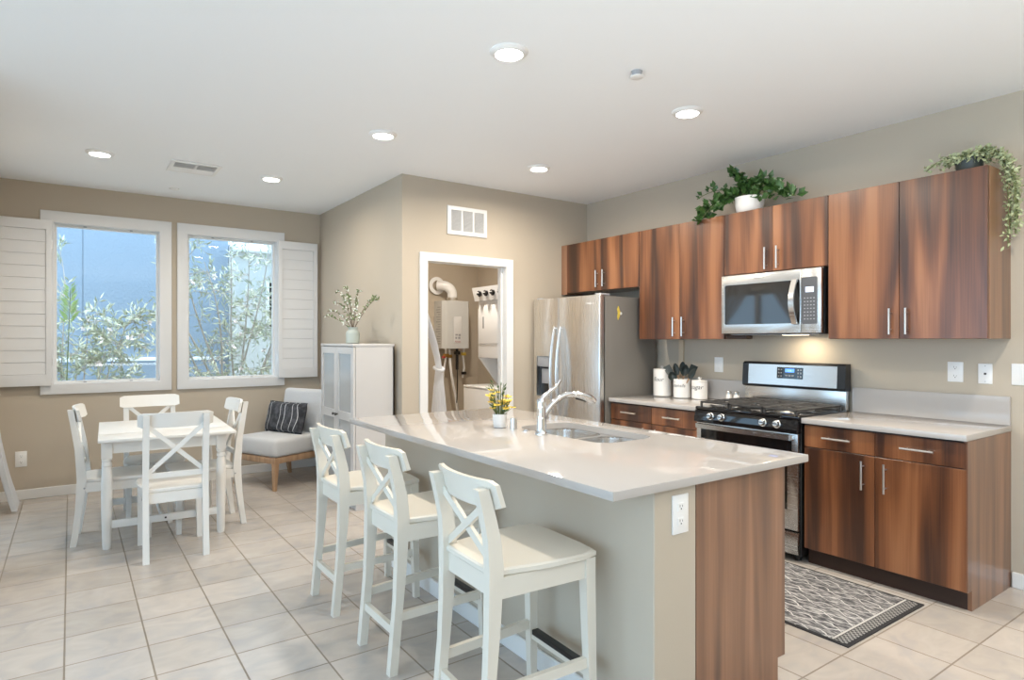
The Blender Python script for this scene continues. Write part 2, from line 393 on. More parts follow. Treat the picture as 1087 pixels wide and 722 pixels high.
# baseboards
def bb(mb, x0, x1, y0, y1): mb.box(x0, x1, y0, y1, 0, .088, .004, 1)
m = MB(); bb(m, XLW, XS, YW-.014, YW); struct(m.build('baseboard_back', 'trim'))
m = MB(); bb(m, XS-.014, XS, YL, YW-.014); struct(m.build('baseboard_side', 'trim'))
m = MB(); bb(m, XR-.014, XR, -3.6, 1.257); struct(m.build('baseboard_right', 'trim'))
m = MB(); bb(m, XS-.014, 2.44, YL-.014, YL); bb(m, 3.41, 3.62, YL-.014, YL); struct(m.build('baseboard_laundry', 'trim'))
m = MB(); bb(m, 2.40, XR, YW-.014, YW); struct(m.build('baseboard_utility', 'trim'))
# laundry doorway casing and jamb
m = MB()
m.plate([(2.44, 0), (2.513, 0), (2.513, 2.085), (3.335, 2.085), (3.335, 0), (3.413, 0), (3.413, 2.156), (2.44, 2.156)], [], 'y', YL-.018, YL)
struct(m.build('trim_1', 'trim'))
m = MB(); m.box(2.501, 2.515, YL-.005, YL+.125, 0, 2.087).box(3.333, 3.347, YL-.005, YL+.125, 0, 2.087).box(2.501, 3.347, YL-.005, YL+.125, 2.083, 2.097)
m.box(3.318, 3.333, YL+.05, YL+.07, 0, 2.083).box(2.515, 2.53, YL+.05, YL+.07, 0, 2.083)
struct(m.build('trim_2', 'trim'))
# windows: flat white casing, inner sash, glass
for i, (a, b) in enumerate(WIN):
    o0 = ((-.22, .811), (.859, 1.888))[i]
    f = MB().plate(rect(o0[0], o0[1], .913, 2.556), [rect(a, b, *WZ)], 'y', YW-.028, YW, .004).build('window_%d' % (i+1), 'shutter'); struct(f)
    MB().plate(rect(a-.011, b+.011, WZ[0]-.011, WZ[1]+.011), [rect(a+.004, b-.004, WZ[0]+.004, WZ[1]-.004)], 'y', YW, YW+.05).build('window_reveal', 'shutter', f)
    MB().plate(rect(a-.01, b+.01, WZ[0]-.01, WZ[1]+.01), [rect(a+.022, b-.022, WZ[0]+.022, WZ[1]-.022)], 'y', YW+.05, YW+.10, .003).build('window_sash', 'trim', f)
    MB().box(a+.02, b-.02, YW+.072, YW+.078, WZ[0]+.02, WZ[1]-.02).build('window_pane', 'glass', f, smooth=0)
    m = MB()
    for q in (.28, .72): m.box(a+(b-a)*q-.012, a+(b-a)*q+.012, YW+.035, YW+.05, WZ[1]-.012, WZ[1]-.002, .002).box(a+(b-a)*q-.012, a+(b-a)*q+.012, YW+.035, YW+.05, WZ[0]+.002, WZ[0]+.012, .002)
    m.build('catch', 'greyp', f)
# patio door in the left wall (seen only in reflections) with its frame and glass
d = MB().plate(rect(PD[0]-.07, PD[1]+.07, 0, 2.22), [rect(PD[0], PD[1], .0+.01, 2.15)], 'x', XLW, XLW+.02).build('door_1', 'trim'); struct(d)
m = MB(); yc = sum(PD)/2
m.plate(rect(PD[0], yc+.03, .01, 2.15), [rect(PD[0]+.06, yc-.03, .08, 2.09)], 'x', XLW-.07, XLW-.03).plate(rect(yc-.03, PD[1], .01, 2.15), [rect(yc+.03, PD[1]-.06, .08, 2.09)], 'x', XLW-.115, XLW-.075)
m.build('door_frame', 'trim', d)
MB().box(XLW-.053, XLW-.047, PD[0]+.05, yc-.02, .07, 2.1).build('pane', 'glass_tint', d, smooth=0)
MB().box(XLW-.098, XLW-.092, yc+.02, PD[1]-.05, .07, 2.1).build('pane', 'glass_tint', d, smooth=0)

# ---------------------------------------------------------------- outdoors
struct(base_at(MB().box(-9, 7, 7.07, 14, -.16, -.1).box(-9, -.67, -2, 7.07, -.16, -.1).build('ground', 'gravel'), (0, 9, -.1)))
nb = thing('neighbouring_house', 'pale blue stucco wall of the house outside the windows', 'house', (0, 9.4, -.1))
MB().box(-4.0, .12, 9.4, 9.7, -.1, 6.2).box(.132, 1.80, 9.4, 9.7, -.1, 6.2).box(.10, .15, 9.408, 9.6, -.1, 6.2).build('wall', 'stucco', nb, smooth=0)
MB().box(-4.0, 1.74, 9.36, 9.4, -.1, 1.13).build('plinth', 'stucco', nb, smooth=0)
MB().box(-4.0, 1.74, 9.35, 9.41, 1.13, 1.175, .005).build('ledge', 'ledge', nb)
nb2 = thing('neighbouring_house', 'grey beige house wing behind the branches in the right window', 'house', (2.6, 8.9, -.1))
MB().box(1.805, 6.5, 9.2, 9.6, -.1, 2.62).build('wall', 'stucco2', nb2, smooth=0)
MB().box(1.81, 6.6, 9.05, 9.7, 2.62, 2.74, .01).build('eave', 'ledge', nb2)
f = MB().plate(rect(2.25, 2.75, 1.55, 2.25), [rect(2.29, 2.71, 1.59, 2.21)], 'y', 9.17, 9.2).build('window_frame', 'trim', nb2)
MB().box(2.28, 2.72, 9.185, 9.195, 1.58, 2.22).build('pane', 'blackgloss', f, smooth=0)

def shrub(name, label, base, trunks, centres, leaves, L, W, spread, sub=5, blooms=0, r0=.013, leafm='leaf_out'):
    """trunks: polylines from the ground; centres: where leaf clusters hang, each joined to the nearest trunk below"""
    t = thing(name, label, 'shrub', base)
    br = MB(); lf = MB(); bl = MB(); tp = []
    for tr in trunks:
        P = bez(tr, 14); br.tube(P, [r0*(1-.75*k/14) for k in range(15)], 7); tp += P[3:]
    for c in centres:
        c = Vector(c); q = min(tp, key=lambda p: (p-c).length+max(0, p.z-c.z)*2+rnd(0, .12))
        m_ = q.lerp(c, .5)+Vector((rnd(-.06, .06), rnd(-.05, .05), rnd(-.02, .10)))
        P = bez([q, m_, c], 7); br.tube(P, [.0048*(1-.5*k/7) for k in range(8)], 5)
        for i_ in range(sub):
            p = P[random.choice((4, 5, 6, 7, 7))]; d = rdir()*.9+(c-q).normalized()*.45; d.y *= .7; d.normalize()
            ln = spread*rnd(.5, 1.25); pts = [p]
            for k in range(5): d = (d+rdir()*.22).normalized(); pts.append(pts[-1]+d*ln/5)
            br.tube(pts, [.0026*(1-.6*k/5) for k in range(6)], 4)
            for k in range(leaves):
                j = (.15+.85*k/leaves)*5; i = min(int(j), 4); e = (pts[i+1]-pts[i]).normalized()
                lf.leaf(pts[i].lerp(pts[i+1], j-i), (e*.8+rdir()*.8), rdir(), L*rnd(.65, 1.2), W*rnd(.8, 1.2))
            if random.random() < blooms:
                for k in range(7): bl.leaf(pts[-1], rdir(), rdir(), .045, .035)
    br.build('stem', 'bark', t); lf.build('foliage', leafm, t, smooth=0)
    if blooms: bl.build('blossom', 'bloom_out', t, smooth=0)
    else: bl.bm.free()
    return t
def bez(P, n):
    P = [Vector(p) for p in P]; out = []
    for k in range(n+1):
        u = k/n; Q = P[:]
        while len(Q) > 1: Q = [a.lerp(b, u) for a, b in zip(Q, Q[1:])]
        out.append(Q[0])
    return out
cs = []
while len(cs) < 62:
    x = rnd(-.42, .62); top = 1.92 if x < .0 else 1.80-.55*max(0, x-.05)
    z = rnd(.75, top); cs.append((x, 8.1+rnd(-.28, .28), z))
cs += [(-.12, 8.05, 2.02), (-.18, 8.1, 1.95), (.60, 8.0, 1.66), (.70, 8.0, 1.68), (.66, 8.05, 1.55), (.55, 8.05, 1.62), (-.10, 8.1, 2.36)]
tr = [[(-.05+rnd(-.15, .15), 8.12, -.1), (x*.4+rnd(-.1, .1), 8.1+rnd(-.1, .1), z*.55), (x, 8.1+rnd(-.15, .15), z)] for x, z in ((-.25, 1.75), (-.05, 1.85), (.15, 1.6), (.35, 1.45), (.5, 1.55), (.05, 1.3), (.3, 1.1))]
shrub('oleander_bush', 'leafy pale oleander bush filling the lower half of the left window', (-.05, 8.12, -.1), tr, cs, 9, .088, .021, .20, blooms=.05)
cs = []
while len(cs) < 105:
    x = rnd(.80, 2.45); z = rnd(.75, 2.75)
    cs.append((x, 8.05+rnd(-.32, .32), z))
for k in range(40): cs.append((rnd(1.5, 2.5), 8.05+rnd(-.3, .3), rnd(.7, 1.75)))
tr = [[(1.6+rnd(-.3, .3), 8.1, -.1), (1.5+(x-1.5)*.45+rnd(-.2, .2), 8.1+rnd(-.15, .15), 1.2), (x+rnd(-.2, .2), 8.0+rnd(-.2, .2), 1.7), (x, 8.05+rnd(-.2, .2), z)] for x, z in ((.8, 2.2), (1.0, 2.7), (1.25, 2.3), (1.5, 2.8), (1.75, 2.5), (2.0, 2.75), (2.3, 2.4), (1.0, 1.6), (2.2, 1.7))]
shrub('oleander_tree', 'tall branching oleander tree filling the right window', (1.6, 8.1, -.1), tr, cs, 6, .085, .02, .23, blooms=.04, r0=.017)
shrub('oleander_bush', 'few thin leafy twigs reaching in from the right edge of the left window', (.98, 7.6, -.1),
      [[(.98, 7.6, -.1), (.99, 7.6, 1.0), (.97, 7.6, 2.3)]], [(.80, 7.6, 2.12), (.79, 7.62, 2.0), (.83, 7.6, 2.2), (.83, 7.6, 1.30), (.82, 7.62, 1.2)], 7, .075, .018, .11, r0=.008, sub=3)
t = thing('palm_shoot', 'bright green feathery shoot beside the left edge of the left window', 'plant', (-.02, 7.6, -.1))
mb = MB(); mb.tube([(-.02, 7.6, -.1), (-.03, 7.6, 1.0), (0.0, 7.6, 1.9)], [.009, .007, .003], 6)
mb.build('stem', 'stem', t); lf = MB()
for k in range(40):
    z = 1.55+.38*k/40; sd = 1 if k % 2 else -1
    lf.leaf((-.01+.02*(z-1.5), 7.6, z), (sd*rnd(.5, .9), rnd(-.4, .4), .75), (0, 1, .3), .15*(1-.5*k/40), .016)
lf.build('foliage', 'leaf_out2', t, smooth=0)

# ---------------------------------------------------------------- shutters
def shutter(x0, x1, label, hinge):
    t = thing('plantation_shutter', label, 'shutter', ((x0+x1)/2, YW-.06, 1.0), group='plantation shutters')
    z0, z1 = .995, 2.462; y0, y1 = YW-.066, YW-.034
    MB().plate(rect(x0, x1, z0, z1), [rect(x0+.042, x1-.042, z0+.10, z1-.085)], 'y', y0, y1, .003).build('frame', 'shutter', t)
    m = MB(); n = 12; a0, a1 = z0+.102, z1-.087; p = (a1-a0)/n
    for k in range(n):
        zc = a0+p*(k+.5); a = math.radians(80)
        mx = Matrix.Translation((0, (y0+y1)/2, zc)) @ Matrix.Rotation(math.radians(-3.5), 4, 'X')
        m.box(x0+.043, x1-.043, -.005, .005, -p*.515, p*.515, .002, 1, mx)
    m.build('louvers', 'shutter', t)
    xh = x1 if hinge > 0 else x0
    for z in (1.2, 2.25): MB().cyl((xh, y1, z-.035), (xh, y1, z+.035), .006, 8).build('hinge', 'nickel', t)
    return t
shutter(-.545, -.135, 'folded white plantation shutter left of the left window', 1)
shutter(1.812, 2.232, 'folded white plantation shutter right of the right window beside the corner', -1)
# ---------------------------------------------------------------- curtains
def tied_curtain(name, label, wallx, ytop0, ytop1, zt, tie, ybot0, ybot1, axis='x', sgn=1, group=None, zb=.02, amp=.03, folds=7, tiew=.05, out=0):
    def fn(u, v):
        z = zt+(zb-zt)*v; vt = (zt-tie[1])/(zt-zb)
        if v < vt: k = v/vt; k = k*k*(3-2*k)*.55+k*.45; a = ytop0+(tie[0]-tiew-ytop0)*k; b = ytop1+(tie[0]+tiew-ytop1)*k
        else: k = (v-vt)/(1-vt); k = k**.8; a = tie[0]-tiew+(ybot0-tie[0]+tiew)*k; b = tie[0]+tiew+(ybot1-tie[0]-tiew)*k
        s = a+(b-a)*u; near = min(1, abs(v-vt)*5)
        d = out*(max(0, v-vt)/(1-vt))**2+(amp*(.35+.65*near))*math.sin(u*2*PI*folds+v*2)
        return (wallx+sgn*d, s, z) if axis == 'x' else (s, wallx+sgn*d, z)
    return MB().grid(fn, 90, 40)
t = thing('curtain', 'white sheer drape flaring onto the floor at the left edge', 'curtain', (XLW+.09, 6.5, 0), group='patio drapes')
tied_curtain('c', '', XLW+.042, 5.55, 6.62, 2.44, (6.62, .95), 6.40, 6.74, amp=.02, folds=6, out=.14).build('drape', 'curtain', t)
m = MB(); m.tube([(XLW+.042+.026*math.cos(a), 6.62+.065*math.sin(a), .95) for a in [2*PI*k/16 for k in range(17)]], .012, 8); m.build('tieback', 'curtain', t)
t2 = thing('curtain', 'white sheer drape tied back on the near side of the patio door', 'curtain', (XLW+.09, 4.55, 0), group='patio drapes')
tied_curtain('c', '', XLW+.055, 4.55, 5.45, 2.44, (4.55, .95), 4.38, 4.70, amp=.03, folds=6).build('drape', 'curtain', t2)
m = MB(); m.tube([(XLW, 4.4, 2.47), (XLW+.03, 4.4, 2.47), (XLW+.042, 4.42, 2.47), (XLW+.042, 6.8, 2.47)], .011, 8)
tag(base_at(m.build('curtain_rod', 'nickel'), (XLW+.055, 5.5, 2.47)), 'thin metal curtain rod above the patio door drapes', 'curtain rod')
t = thing('curtain', 'white drape swept aside in the laundry doorway', 'curtain', (2.62, 5.03, 0))
tied_curtain('c', '', 5.06, 2.41, 2.50, 2.11, (2.755, 1.15), 2.64, 2.90, axis='y', amp=.022, folds=5, tiew=.03).build('drape', 'curtain', t)
m = MB(); m.tube([(2.755+.045*math.cos(a), 5.06+.045*math.sin(a), 1.14+.015*math.sin(a)) for a in [2*PI*k/16 for k in range(17)]], .012, 8); m.build('tieback', 'curtain', t)
MB().tube([(2.40, 5.06, 2.13), (4.35, 5.06, 2.13)], .009, 8).build('rod', 'nickel', t)

# ---------------------------------------------------------------- ceiling fixtures
def ceil_light():
    t = thing('ceiling_light', '', 'ceiling light', (0, 0, H), group='recessed ceiling lights')
    MB().lathe([(.094, H), (.094, H-.004), (.088, H-.010), (.075, H-.018), (.068, H-.018), (.066, H-.006), (.066, H)], closed=True, n=36).build('trim_ring', 'plastic', t)
    MB().lathe([(.0665, H-.002), (.0665, H-.013), (.05, H-.017), (.001, H-.018)], n=32).build('diffuser', 'lamp', t)
    ld = bpy.data.lights.new('lamp', 'AREA'); ld.shape = 'DISK'; ld.size = .13; ld.energy = LAMP_W; ld.spread = math.radians(168); ld.color = (1, .905, .775)
    lo = bpy.data.objects.new('lamp', ld); C.objects.link(lo); lo.parent = t; lo.location = (0, 0, -.022)
    return t
cl = ceil_light()
for i, (x, y, lb) in enumerate([(1.741, 2.49, 'lit recessed ceiling light above the island, largest in the photo'),
                               (3.09, 2.51, 'lit recessed ceiling light between the smoke detector and the kitchen cabinets'),
                               (1.738, 3.98, 'lit recessed ceiling light in front of the corner of the beige wall'),
                               (3.107, 4.02, 'lit recessed ceiling light nearest the laundry doorway wall'),
                               (.179, 5.59, 'lit recessed ceiling light left of the ceiling vent'),
                               (1.418, 5.61, 'lit recessed ceiling light right of the ceiling vent'),
                               (3.3, 5.7, 'lit ceiling light inside the laundry closet'),
                               (3.1, .6, 'added unseen ceiling light beyond the right end of the wall cabinets'), (3.1, -.9, 'added unseen ceiling light behind the camera nearest the kitchen wall')]):  # last two lights are unseen, added to brighten the kitchen end
    c = place(cl, i == 0, (x, y, H), 0, lb)
    if y > 5.5 and x < 3:                      # the dining pair is dimmed
        for k in kids(c):
            if k.type == 'LIGHT': k.data = k.data.copy(); k.data.energy = LAMP_W*.8
    if y > 5.65 and x > 3:                     # closet lamp
        for k in kids(c):
            if k.type == 'LIGHT': k.data = k.data.copy(); k.data.energy = LAMP_W*1.5
    if x > 3 and y < 4.5:                      # the kitchen run is on full
        for k in kids(c):
            if k.type == 'LIGHT': k.data = k.data.copy(); k.data.energy = LAMP_W*1.3
d = thing('smoke_detector', 'small white round detector on the ceiling left of the kitchen lights', 'detector', (2.413, 2.288, H))
MB().lathe([(.001, H-.034), (.03, H-.034), (.036, H-.031), (.036, H-.027), (.001, H-.027)], (2.413, 2.288, 0)).build('cover', 'plastic', d)
MB().lathe([(.03, H), (.022, H-.028), (.001, H-.028)], (2.413, 2.288, 0)).build('neck', 'greyp', d)
d = thing('sprinkler_cover', 'tiny white ceiling disc near the window wall', 'sprinkler', (.783, 6.511, H))
MB().lathe([(.042, H), (.042, H-.006), (.036, H-.012), (.001, H-.013)], (.783, 6.511, 0)).build('cover', 'plastic', d)
v = thing('ceiling_vent', 'white two section air vent in the ceiling by the windows', 'vent', (.83, 5.63, H))
x0, x1, y0, y1 = .64, 1.0, 5.46, 5.81
MB().plate(rect(x0, x1, y0, y1), [rect(x0+.03, .815, y0+.035, y1-.035), rect(.835, x1-.03, y0+.035, y1-.035)], 'z', H-.012, H-.001, .003).build('frame', 'plastic', v)
MB().box(x0+.025, x1-.025, y0+.03, y1-.03, H-.002, H-.0005).build('backing', 'slot', v, smooth=0)
m = MB(); n = 9
for k in range(n):
    y = y0+.05+(y1-y0-.1)*k/(n-1)
    mx = Matrix.Translation((0, y, H-.009)) @ Matrix.Rotation(math.radians(38 if k < n/2 else -38), 4, 'X')
    m.box(x0+.028, x1-.028, -.011, .011, -.0012, .0012, 0, 1, mx)
m.build('louvers', 'plastic', v)
v = thing('return_grille', 'white return air grille high on the beige wall above the doorway', 'vent', (2.916, YL, 2.46))
x0, x1, z0, z1 = 2.71, 3.122, 2.335, 2.588; w_ = (x1-x0-.07-.03)/3
hs = [rect(x0+.035+k*(w_+.015), x0+.035+k*(w_+.015)+w_, z0+.035, z1-.035) for k in range(3)]
MB().plate(rect(x0, x1, z0, z1), hs, 'y', YL-.014, YL, .003).build('frame', 'plastic', v)
MB().box(x0+.03, x1-.03, YL-.004, YL-.001, z0+.03, z1-.03).build('backing', 'slot', v, smooth=0)
m = MB()
for k in range(17):
    z = z0+.042+(z1-z0-.084)*k/16
    m.box(x0+.034, x1-.034, -.0055, .0055, -.001, .001, 0, 1, Matrix.Translation((0, YL-.009, z)) @ Matrix.Rotation(math.radians(-35), 4, 'X'))
m.build('louvers', 'plastic', v)

# ---------------------------------------------------------------- wall plates
def plate_at(c, face, label, kind='duplex', wd=.078, ht=.122, cat='outlet', name='wall_outlet'):
    t = thing(name, label, cat, c)
    c = Vector(c); F = {'-y': (Vector((1, 0, 0)), Vector((0, -1, 0))), '-x': (Vector((0, -1, 0)), Vector((-1, 0, 0)))}[face]
    mx = Matrix(((F[0].x, 0, -F[1].x, c.x), (F[0].y, 0, -F[1].y, c.y), (0, 1, 0, c.z), (0, 0, 0, 1)))
    mx = Matrix(((F[0].x, -F[1].x, 0, c.x), (F[0].y, -F[1].y, 0, c.y), (0, 0, 1, c.z), (0, 0, 0, 1)))
    MB().box(-wd/2, wd/2, -.006, 0, -ht/2, ht/2, .002, 2, mx).build('cover_plate', 'plastic', t)
    if kind == 'duplex':
        for s in (.026, -.026):
            r = MB().box(-.0165, .0165, -.008, -.005, s-.0145, s+.0145, .001, 1, mx).build('receptacle', 'plastic', t)
            MB().box(-.0075, -.0055, -.0086, -.0078, s-.001, s+.008, 0, 1, mx).box(.0055, .0075, -.0086, -.0078, s-.001, s+.006, 0, 1, mx).box(-.0025, .0025, -.0086, -.0078, s-.0095, s-.0045, 0, 1, mx).build('slots', 'slot', r)
    elif kind == 'jack':
        MB().box(-.006, .006, -.0075, -.005, -.006, .006, .001, 1, mx).build('jack', 'slot', t)
        MB().box(-.003, .003, -.0068, -.0055, .043, .047, 0, 1, mx).box(-.003, .003, -.0068, -.0055, -.047, -.043, 0, 1, mx).build('screw', 'greyp', t)
    else:
        MB().box(-.0165, .0165, -.009, -.005, -.033, .033, .0015, 2, mx).build('rocker', 'plastic', t)
    return t
plate_at((-.353, YW, .357), '-y', 'white duplex outlet low on the window wall', wd=.082, ht=.135)
plate_at((XR, 1.535, 1.207), '-x', 'white duplex outlet on the wall above the right counter', wd=.082, ht=.12)
plate_at((XR, 1.384, 1.202), '-x', 'white jack plate between the outlet and the light switch', 'jack', .07, .117, 'jack plate', 'jack_plate')
plate_at((XR, 1.20, 1.205), '-x', 'white light switch at the right edge of the photo', 'switch', .12, .12, 'light switch', 'light_switch')
plate_at((XR, 3.218, 1.197), '-x', 'white rocker switch above the left counter beside the range', 'switch', .082, .122, 'light switch', 'light_switch')
plate_at((1.762, 1.466, .783), '-y', 'white duplex outlet on the end of the island', wd=.084, ht=.138)

# ---------------------------------------------------------------- kitchen cabinets
def pull(c, axis, L, parent, fx):
    """bar pull; c = centre on the door face, standing off towards -X"""
    x, y, z = c; m = MB()
    if axis == 'z': m.cyl((x-.03, y, z-L/2), (x-.03, y, z+L/2), .0062, 10); q = [(y, z-L*.32), (y, z+L*.32)]
    else: m.cyl((x-.03, y-L/2, z), (x-.03, y+L/2, z), .0062, 10); q = [(y-L*.32, z), (y+L*.32, z)]
    for (a, b) in q: m.cyl((x-.03, a, b), (x, a, b), .0045, 8)
    return m.build('handle', 'nickel', parent)
def door_x(name, y0, y1, z0, z1, x, parent, hy=None, hz=None, hl=.155, hax='z', th=.019):
    d = MB().box(x, x+th, y0+.0015, y1-.0015, z0+.0015, z1-.0015, .0015, 1).build(name, 'wood', parent)
    if hy is not None: pull((x, hy, hz), hax, hl, d, x)
    return d
XU = 4.017; UB, UT = 1.406, 2.341
def wall_cab(y0, y1, z0, z1, label, seams, hz):
    t = thing('wall_cabinet', label, 'cabinet', (XR, (y0+y1)/2, z0), group='walnut wall cabinets')
    MB().box(XU+.021, XR-.002, y0, y1, z0, z1, .001, 1).build('body', 'woodside_lit', t)
    ys = [y0]+seams+[y1]; n = len(ys)-1
    for k in range(n):
        a, b = ys[k], ys[k+1]
        hy = None if n == 3 and k == 0 else (b-.045 if k == n-2 else a+.045)
        door_x('door', a, b, z0, z1, XU, t, hy, hz)
    return t
wall_cab(1.264, 2.130, UB, UT, 'walnut wall cabinet with trailing plant above the right counter', [1.704], 1.51)
wall_cab(2.132, 2.918, 1.882, UT, 'short walnut wall cabinet directly above the microwave', [2.524], 1.976)
wall_cab(2.920, 3.780, UB, UT, 'tall walnut wall cabinet between the microwave and the refrigerator', [3.345], 1.507)
wall_cab(3.782, 4.745, 1.862, UT, 'short walnut wall cabinet above the refrigerator', [4.256], 1.972)
tag(base_at(MB().box(XU, XR-.002, 4.747, YL-.001, 1.85, UT, .001, 1).build('filler_panel', 'woodside_lit'), (XR, 4.79, 1.85)), 'narrow walnut filler strip between the refrigerator cabinet and the wall', 'panel')

XD = 3.735
def base_cab(y0, y1, label, seam, end=None):
    t = thing('base_cabinet', label, 'cabinet', (XR, (y0+y1)/2, 0), group='walnut base cabinets')
    zt = .880
    MB().box(XD+.021, XR-.002, y0+(.019 if end else 0), y1, .105, zt).build('body', 'wooddark', t)
    MB().box(XD+.06, XR-.01, y0+(.019 if end else 0), y1, 0, .105).build('toe_kick', 'wooddark', t)
    if end:
        m = MB().prism([(XD+.003, .105), (XD+.055, .105), (XD+.055, 0), (XR-.002, 0), (XR-.002, zt), (XD+.003, zt)], 'y', y0, y0+.0185)
        m.build('end_panel', 'woodside_lit', t)
    a, s, b = y0+.004, seam, y1-.003
    for p, q in ((a, s), (s, b)):
        door_x('drawer', p, q, .737, .872, XD, t, (p+q)/2, .806, .165, 'y')
        door_x('door', p, q, .105, .735, XD, t, (q-.06 if p == a else p+.062), .62, .165)
    return t
base_cab(1.262, 2.135, 'walnut base cabinet with two doors at the right end', 1.713, end=True)
base_cab(2.940, 3.840, 'walnut base cabinet between the range and the refrigerator', 3.386)
def counter(y0, y1, label, b0, b1):
    t = thing('countertop', label, 'countertop', (XR, (y0+y1)/2, .88), group='wall run countertops')
    MB().box(XD-.025, XR-.001, y0, y1, .882, .914, .003, 2).build('slab', 'quartz', t)
    MB().box(XR-.02, XR-.001, b0, b1, .914, 1.077, .002, 1).build('backsplash', 'quartz', t)
counter(1.258, 2.137, 'white quartz countertop with backsplash right of the range', 1.262, 2.137)
counter(2.937, 3.842, 'white quartz countertop under the canisters left of the range', 2.937, 3.842)

# ---------------------------------------------------------------- island
KX0, KX1, IX1, IY0, IY1 = 1.63, 1.853, 2.42, 1.466, 3.70
isl = thing('kitchen_island', 'kitchen island with painted knee wall and walnut end panel', 'island', ((KX0+IX1)/2, 2.6, 0))
MB().box(KX0, KX1, IY0, IY1, 0, .882, .004, 1).build('knee_wall', 'paint', isl)
MB().box(KX1, IX1-.02, IY0+.02, IY1-.02, .1, .88).build('body', 'wooddark', isl) if False else None
m = MB()                                   # cabinet carcass around the sink: sides, floor, back
m.box(KX1+.001, IX1-.024, IY0+.02, IY1-.02, .1, .12).box(KX1+.001, KX1+.016, IY0+.02, IY1-.02, .12, .88)
for y in (2.0, 2.98): m.box(KX1+.016, IX1-.024, y, y+.018, .12, .88)
m.build('body', 'wooddark', isl)
for y0, y1 in ((IY0, IY0+.019), (IY1-.019, IY1)):
    MB().prism([(KX1+.0005, 0), (IX1-.05, 0), (IX1-.05, .095), (IX1, .095), (IX1, .882), (KX1+.0005, .882)], 'y', y0-.001, y1).build('end_panel', 'woodside_lit', isl)
MB().box(IX1-.075, IX1-.06, IY0+.02, IY1-.02, 0, .1).build('toe_kick', 'wooddark', isl)
ys = [IY0+.02, 2.0, 2.49, 2.98, IY1-.02]
for a, b in zip(ys, ys[1:]):
    d = MB().box(IX1-.021, IX1-.002, a+.002, b-.002, .107, .876, .0015, 1).build('door', 'wood', isl)
    m = MB(); yy = b-.05; m.cyl((IX1+.028, yy, .60), (IX1+.028, yy, .76), .006, 10).cyl((IX1+.028, yy, .63), (IX1-.002, yy, .63), .0045, 8).cyl((IX1+.028, yy, .73), (IX1-.002, yy, .73), .0045, 8)
    m.build('handle', 'nickel', d)
m = MB().box(KX0-.014, KX0, IY0, IY1, 0, .088, .004, 1); m.build('baseboard', 'trim', isl)
SX0, SX1, SY0, SY1 = 2.02, 2.40, 2.13, 2.84; SYD = 2.475
sink_hole = rrect(SX0, SX1, SY0, SY1, .10, 7)
tag(base_at(MB().plate(rect(1.41, 2.553, 1.438, 3.735), [sink_hole], 'z', .882, .914, .004).build('island_countertop', 'quartz'), (1.98, 2.58, .882)),
    'long white quartz countertop of the kitchen island', 'countertop')
sk = thing('kitchen_sink', 'double bowl steel sink set into the island countertop', 'sink', ((SX0+SX1)/2, (SY0+SY1)/2, .70))
MB().plate(rrect(SX0-.02, SX1+.02, SY0-.02, SY1+.02, .11), [rrect(SX0+.006, SX1-.006, SY0+.006, SYD-.014, .09), rrect(SX0+.006, SX1-.006, SYD+.014, SY1-.006, .09)], 'z', .874, .8815).build('rim', 'steelsink', sk)
for a, b in ((SY0+.006, SYD-.014), (SYD+.014, SY1-.006)):
    rs = []
    for z, ins in ((.881, 0), (.86, .002), (.72, .012), (.705, .022), (.698, .045)):
        rs.append([(x, y, z) for x, y in rrect(SX0+.006+ins, SX1-.006-ins, a+ins, b-ins, .088-ins*.3, 7)])
    t_ = MB(); t_.rings(rs, cap=False)
    t_.rings([[(x, y, .698) for x, y in rrect(SX0+.051, SX1-.051, a+.045, b-.045, .075, 7)], [(x, y, .6945) for x, y in rrect(SX0+.051, SX1-.051, a+.045, b-.045, .075, 7)]])
    bw = t_.build('basin', 'steelsink', sk, smooth=60)
    MB().lathe([(.042, .6985), (.042, .7), (.034, .7), (.03, .6985)], ((SX0+SX1)/2, (a+b)/2, 0), closed=True).build('drain', 'chrome', bw)
# faucet
fx, fy = 1.975, 2.535
fc = thing('faucet', 'chrome pull out kitchen faucet behind the island sink', 'faucet', (fx, fy, .914))
MB().lathe([(.033, .914), (.033, .921), (.028, .928), (.0245, .935), (.0245, 1.03), (.026, 1.05), (.024, 1.085), (.018, 1.10), (.001, 1.104)], (fx, fy, 0)).build('body', 'chrome', fc, smooth=50)
hd = [(fx, fy, 1.085), (fx+.012, fy-.004, 1.105), (fx+.05, fy-.012, 1.135), (fx+.085, fy-.02, 1.158), (fx+.105, fy-.025, 1.19)]
MB().tube(hd, [.016, .016, .010, .009, .006], 12).build('handle', 'chrome', fc, smooth=60)
dx, dy = .965, -.26
def F(r, z): return (fx+dx*r*1.12, fy+dy*r*1.12, z)
sp = bez([F(.0, .965), F(.025, 1.06), F(.10, 1.125), F(.165, 1.115)], 12)
MB().tube(sp, [.0155]*13, 14).build('spout', 'chrome', fc, smooth=60)
hs = bez([F(.165, 1.115), F(.20, 1.112), F(.24, 1.095), F(.275, 1.07)], 8)
h_ = MB().tube(hs, [.016, .0185, .02, .0205, .021, .0215, .022, .021, .016], 14).build('spray_head', 'chrome', fc, smooth=60)
MB().tube([F(.175, 1.0935), F(.205, 1.087), F(.228, 1.075)], [.006, .008, .005], 8).build('spray_button', 'black', h_)
MB().lathe([(.019, .914), (.019, .968), (.017, .975), (.001, .976)], (1.965, 2.768, 0)).build('air_gap_tmp', 'nickel', None)
ag = bpy.data.objects['air_gap_tmp']; ag.name = 'air_gap'; tag(base_at(ag, (1.965, 2.768, .914)), 'small brushed metal air gap cap between the flower pot and faucet', 'air gap')
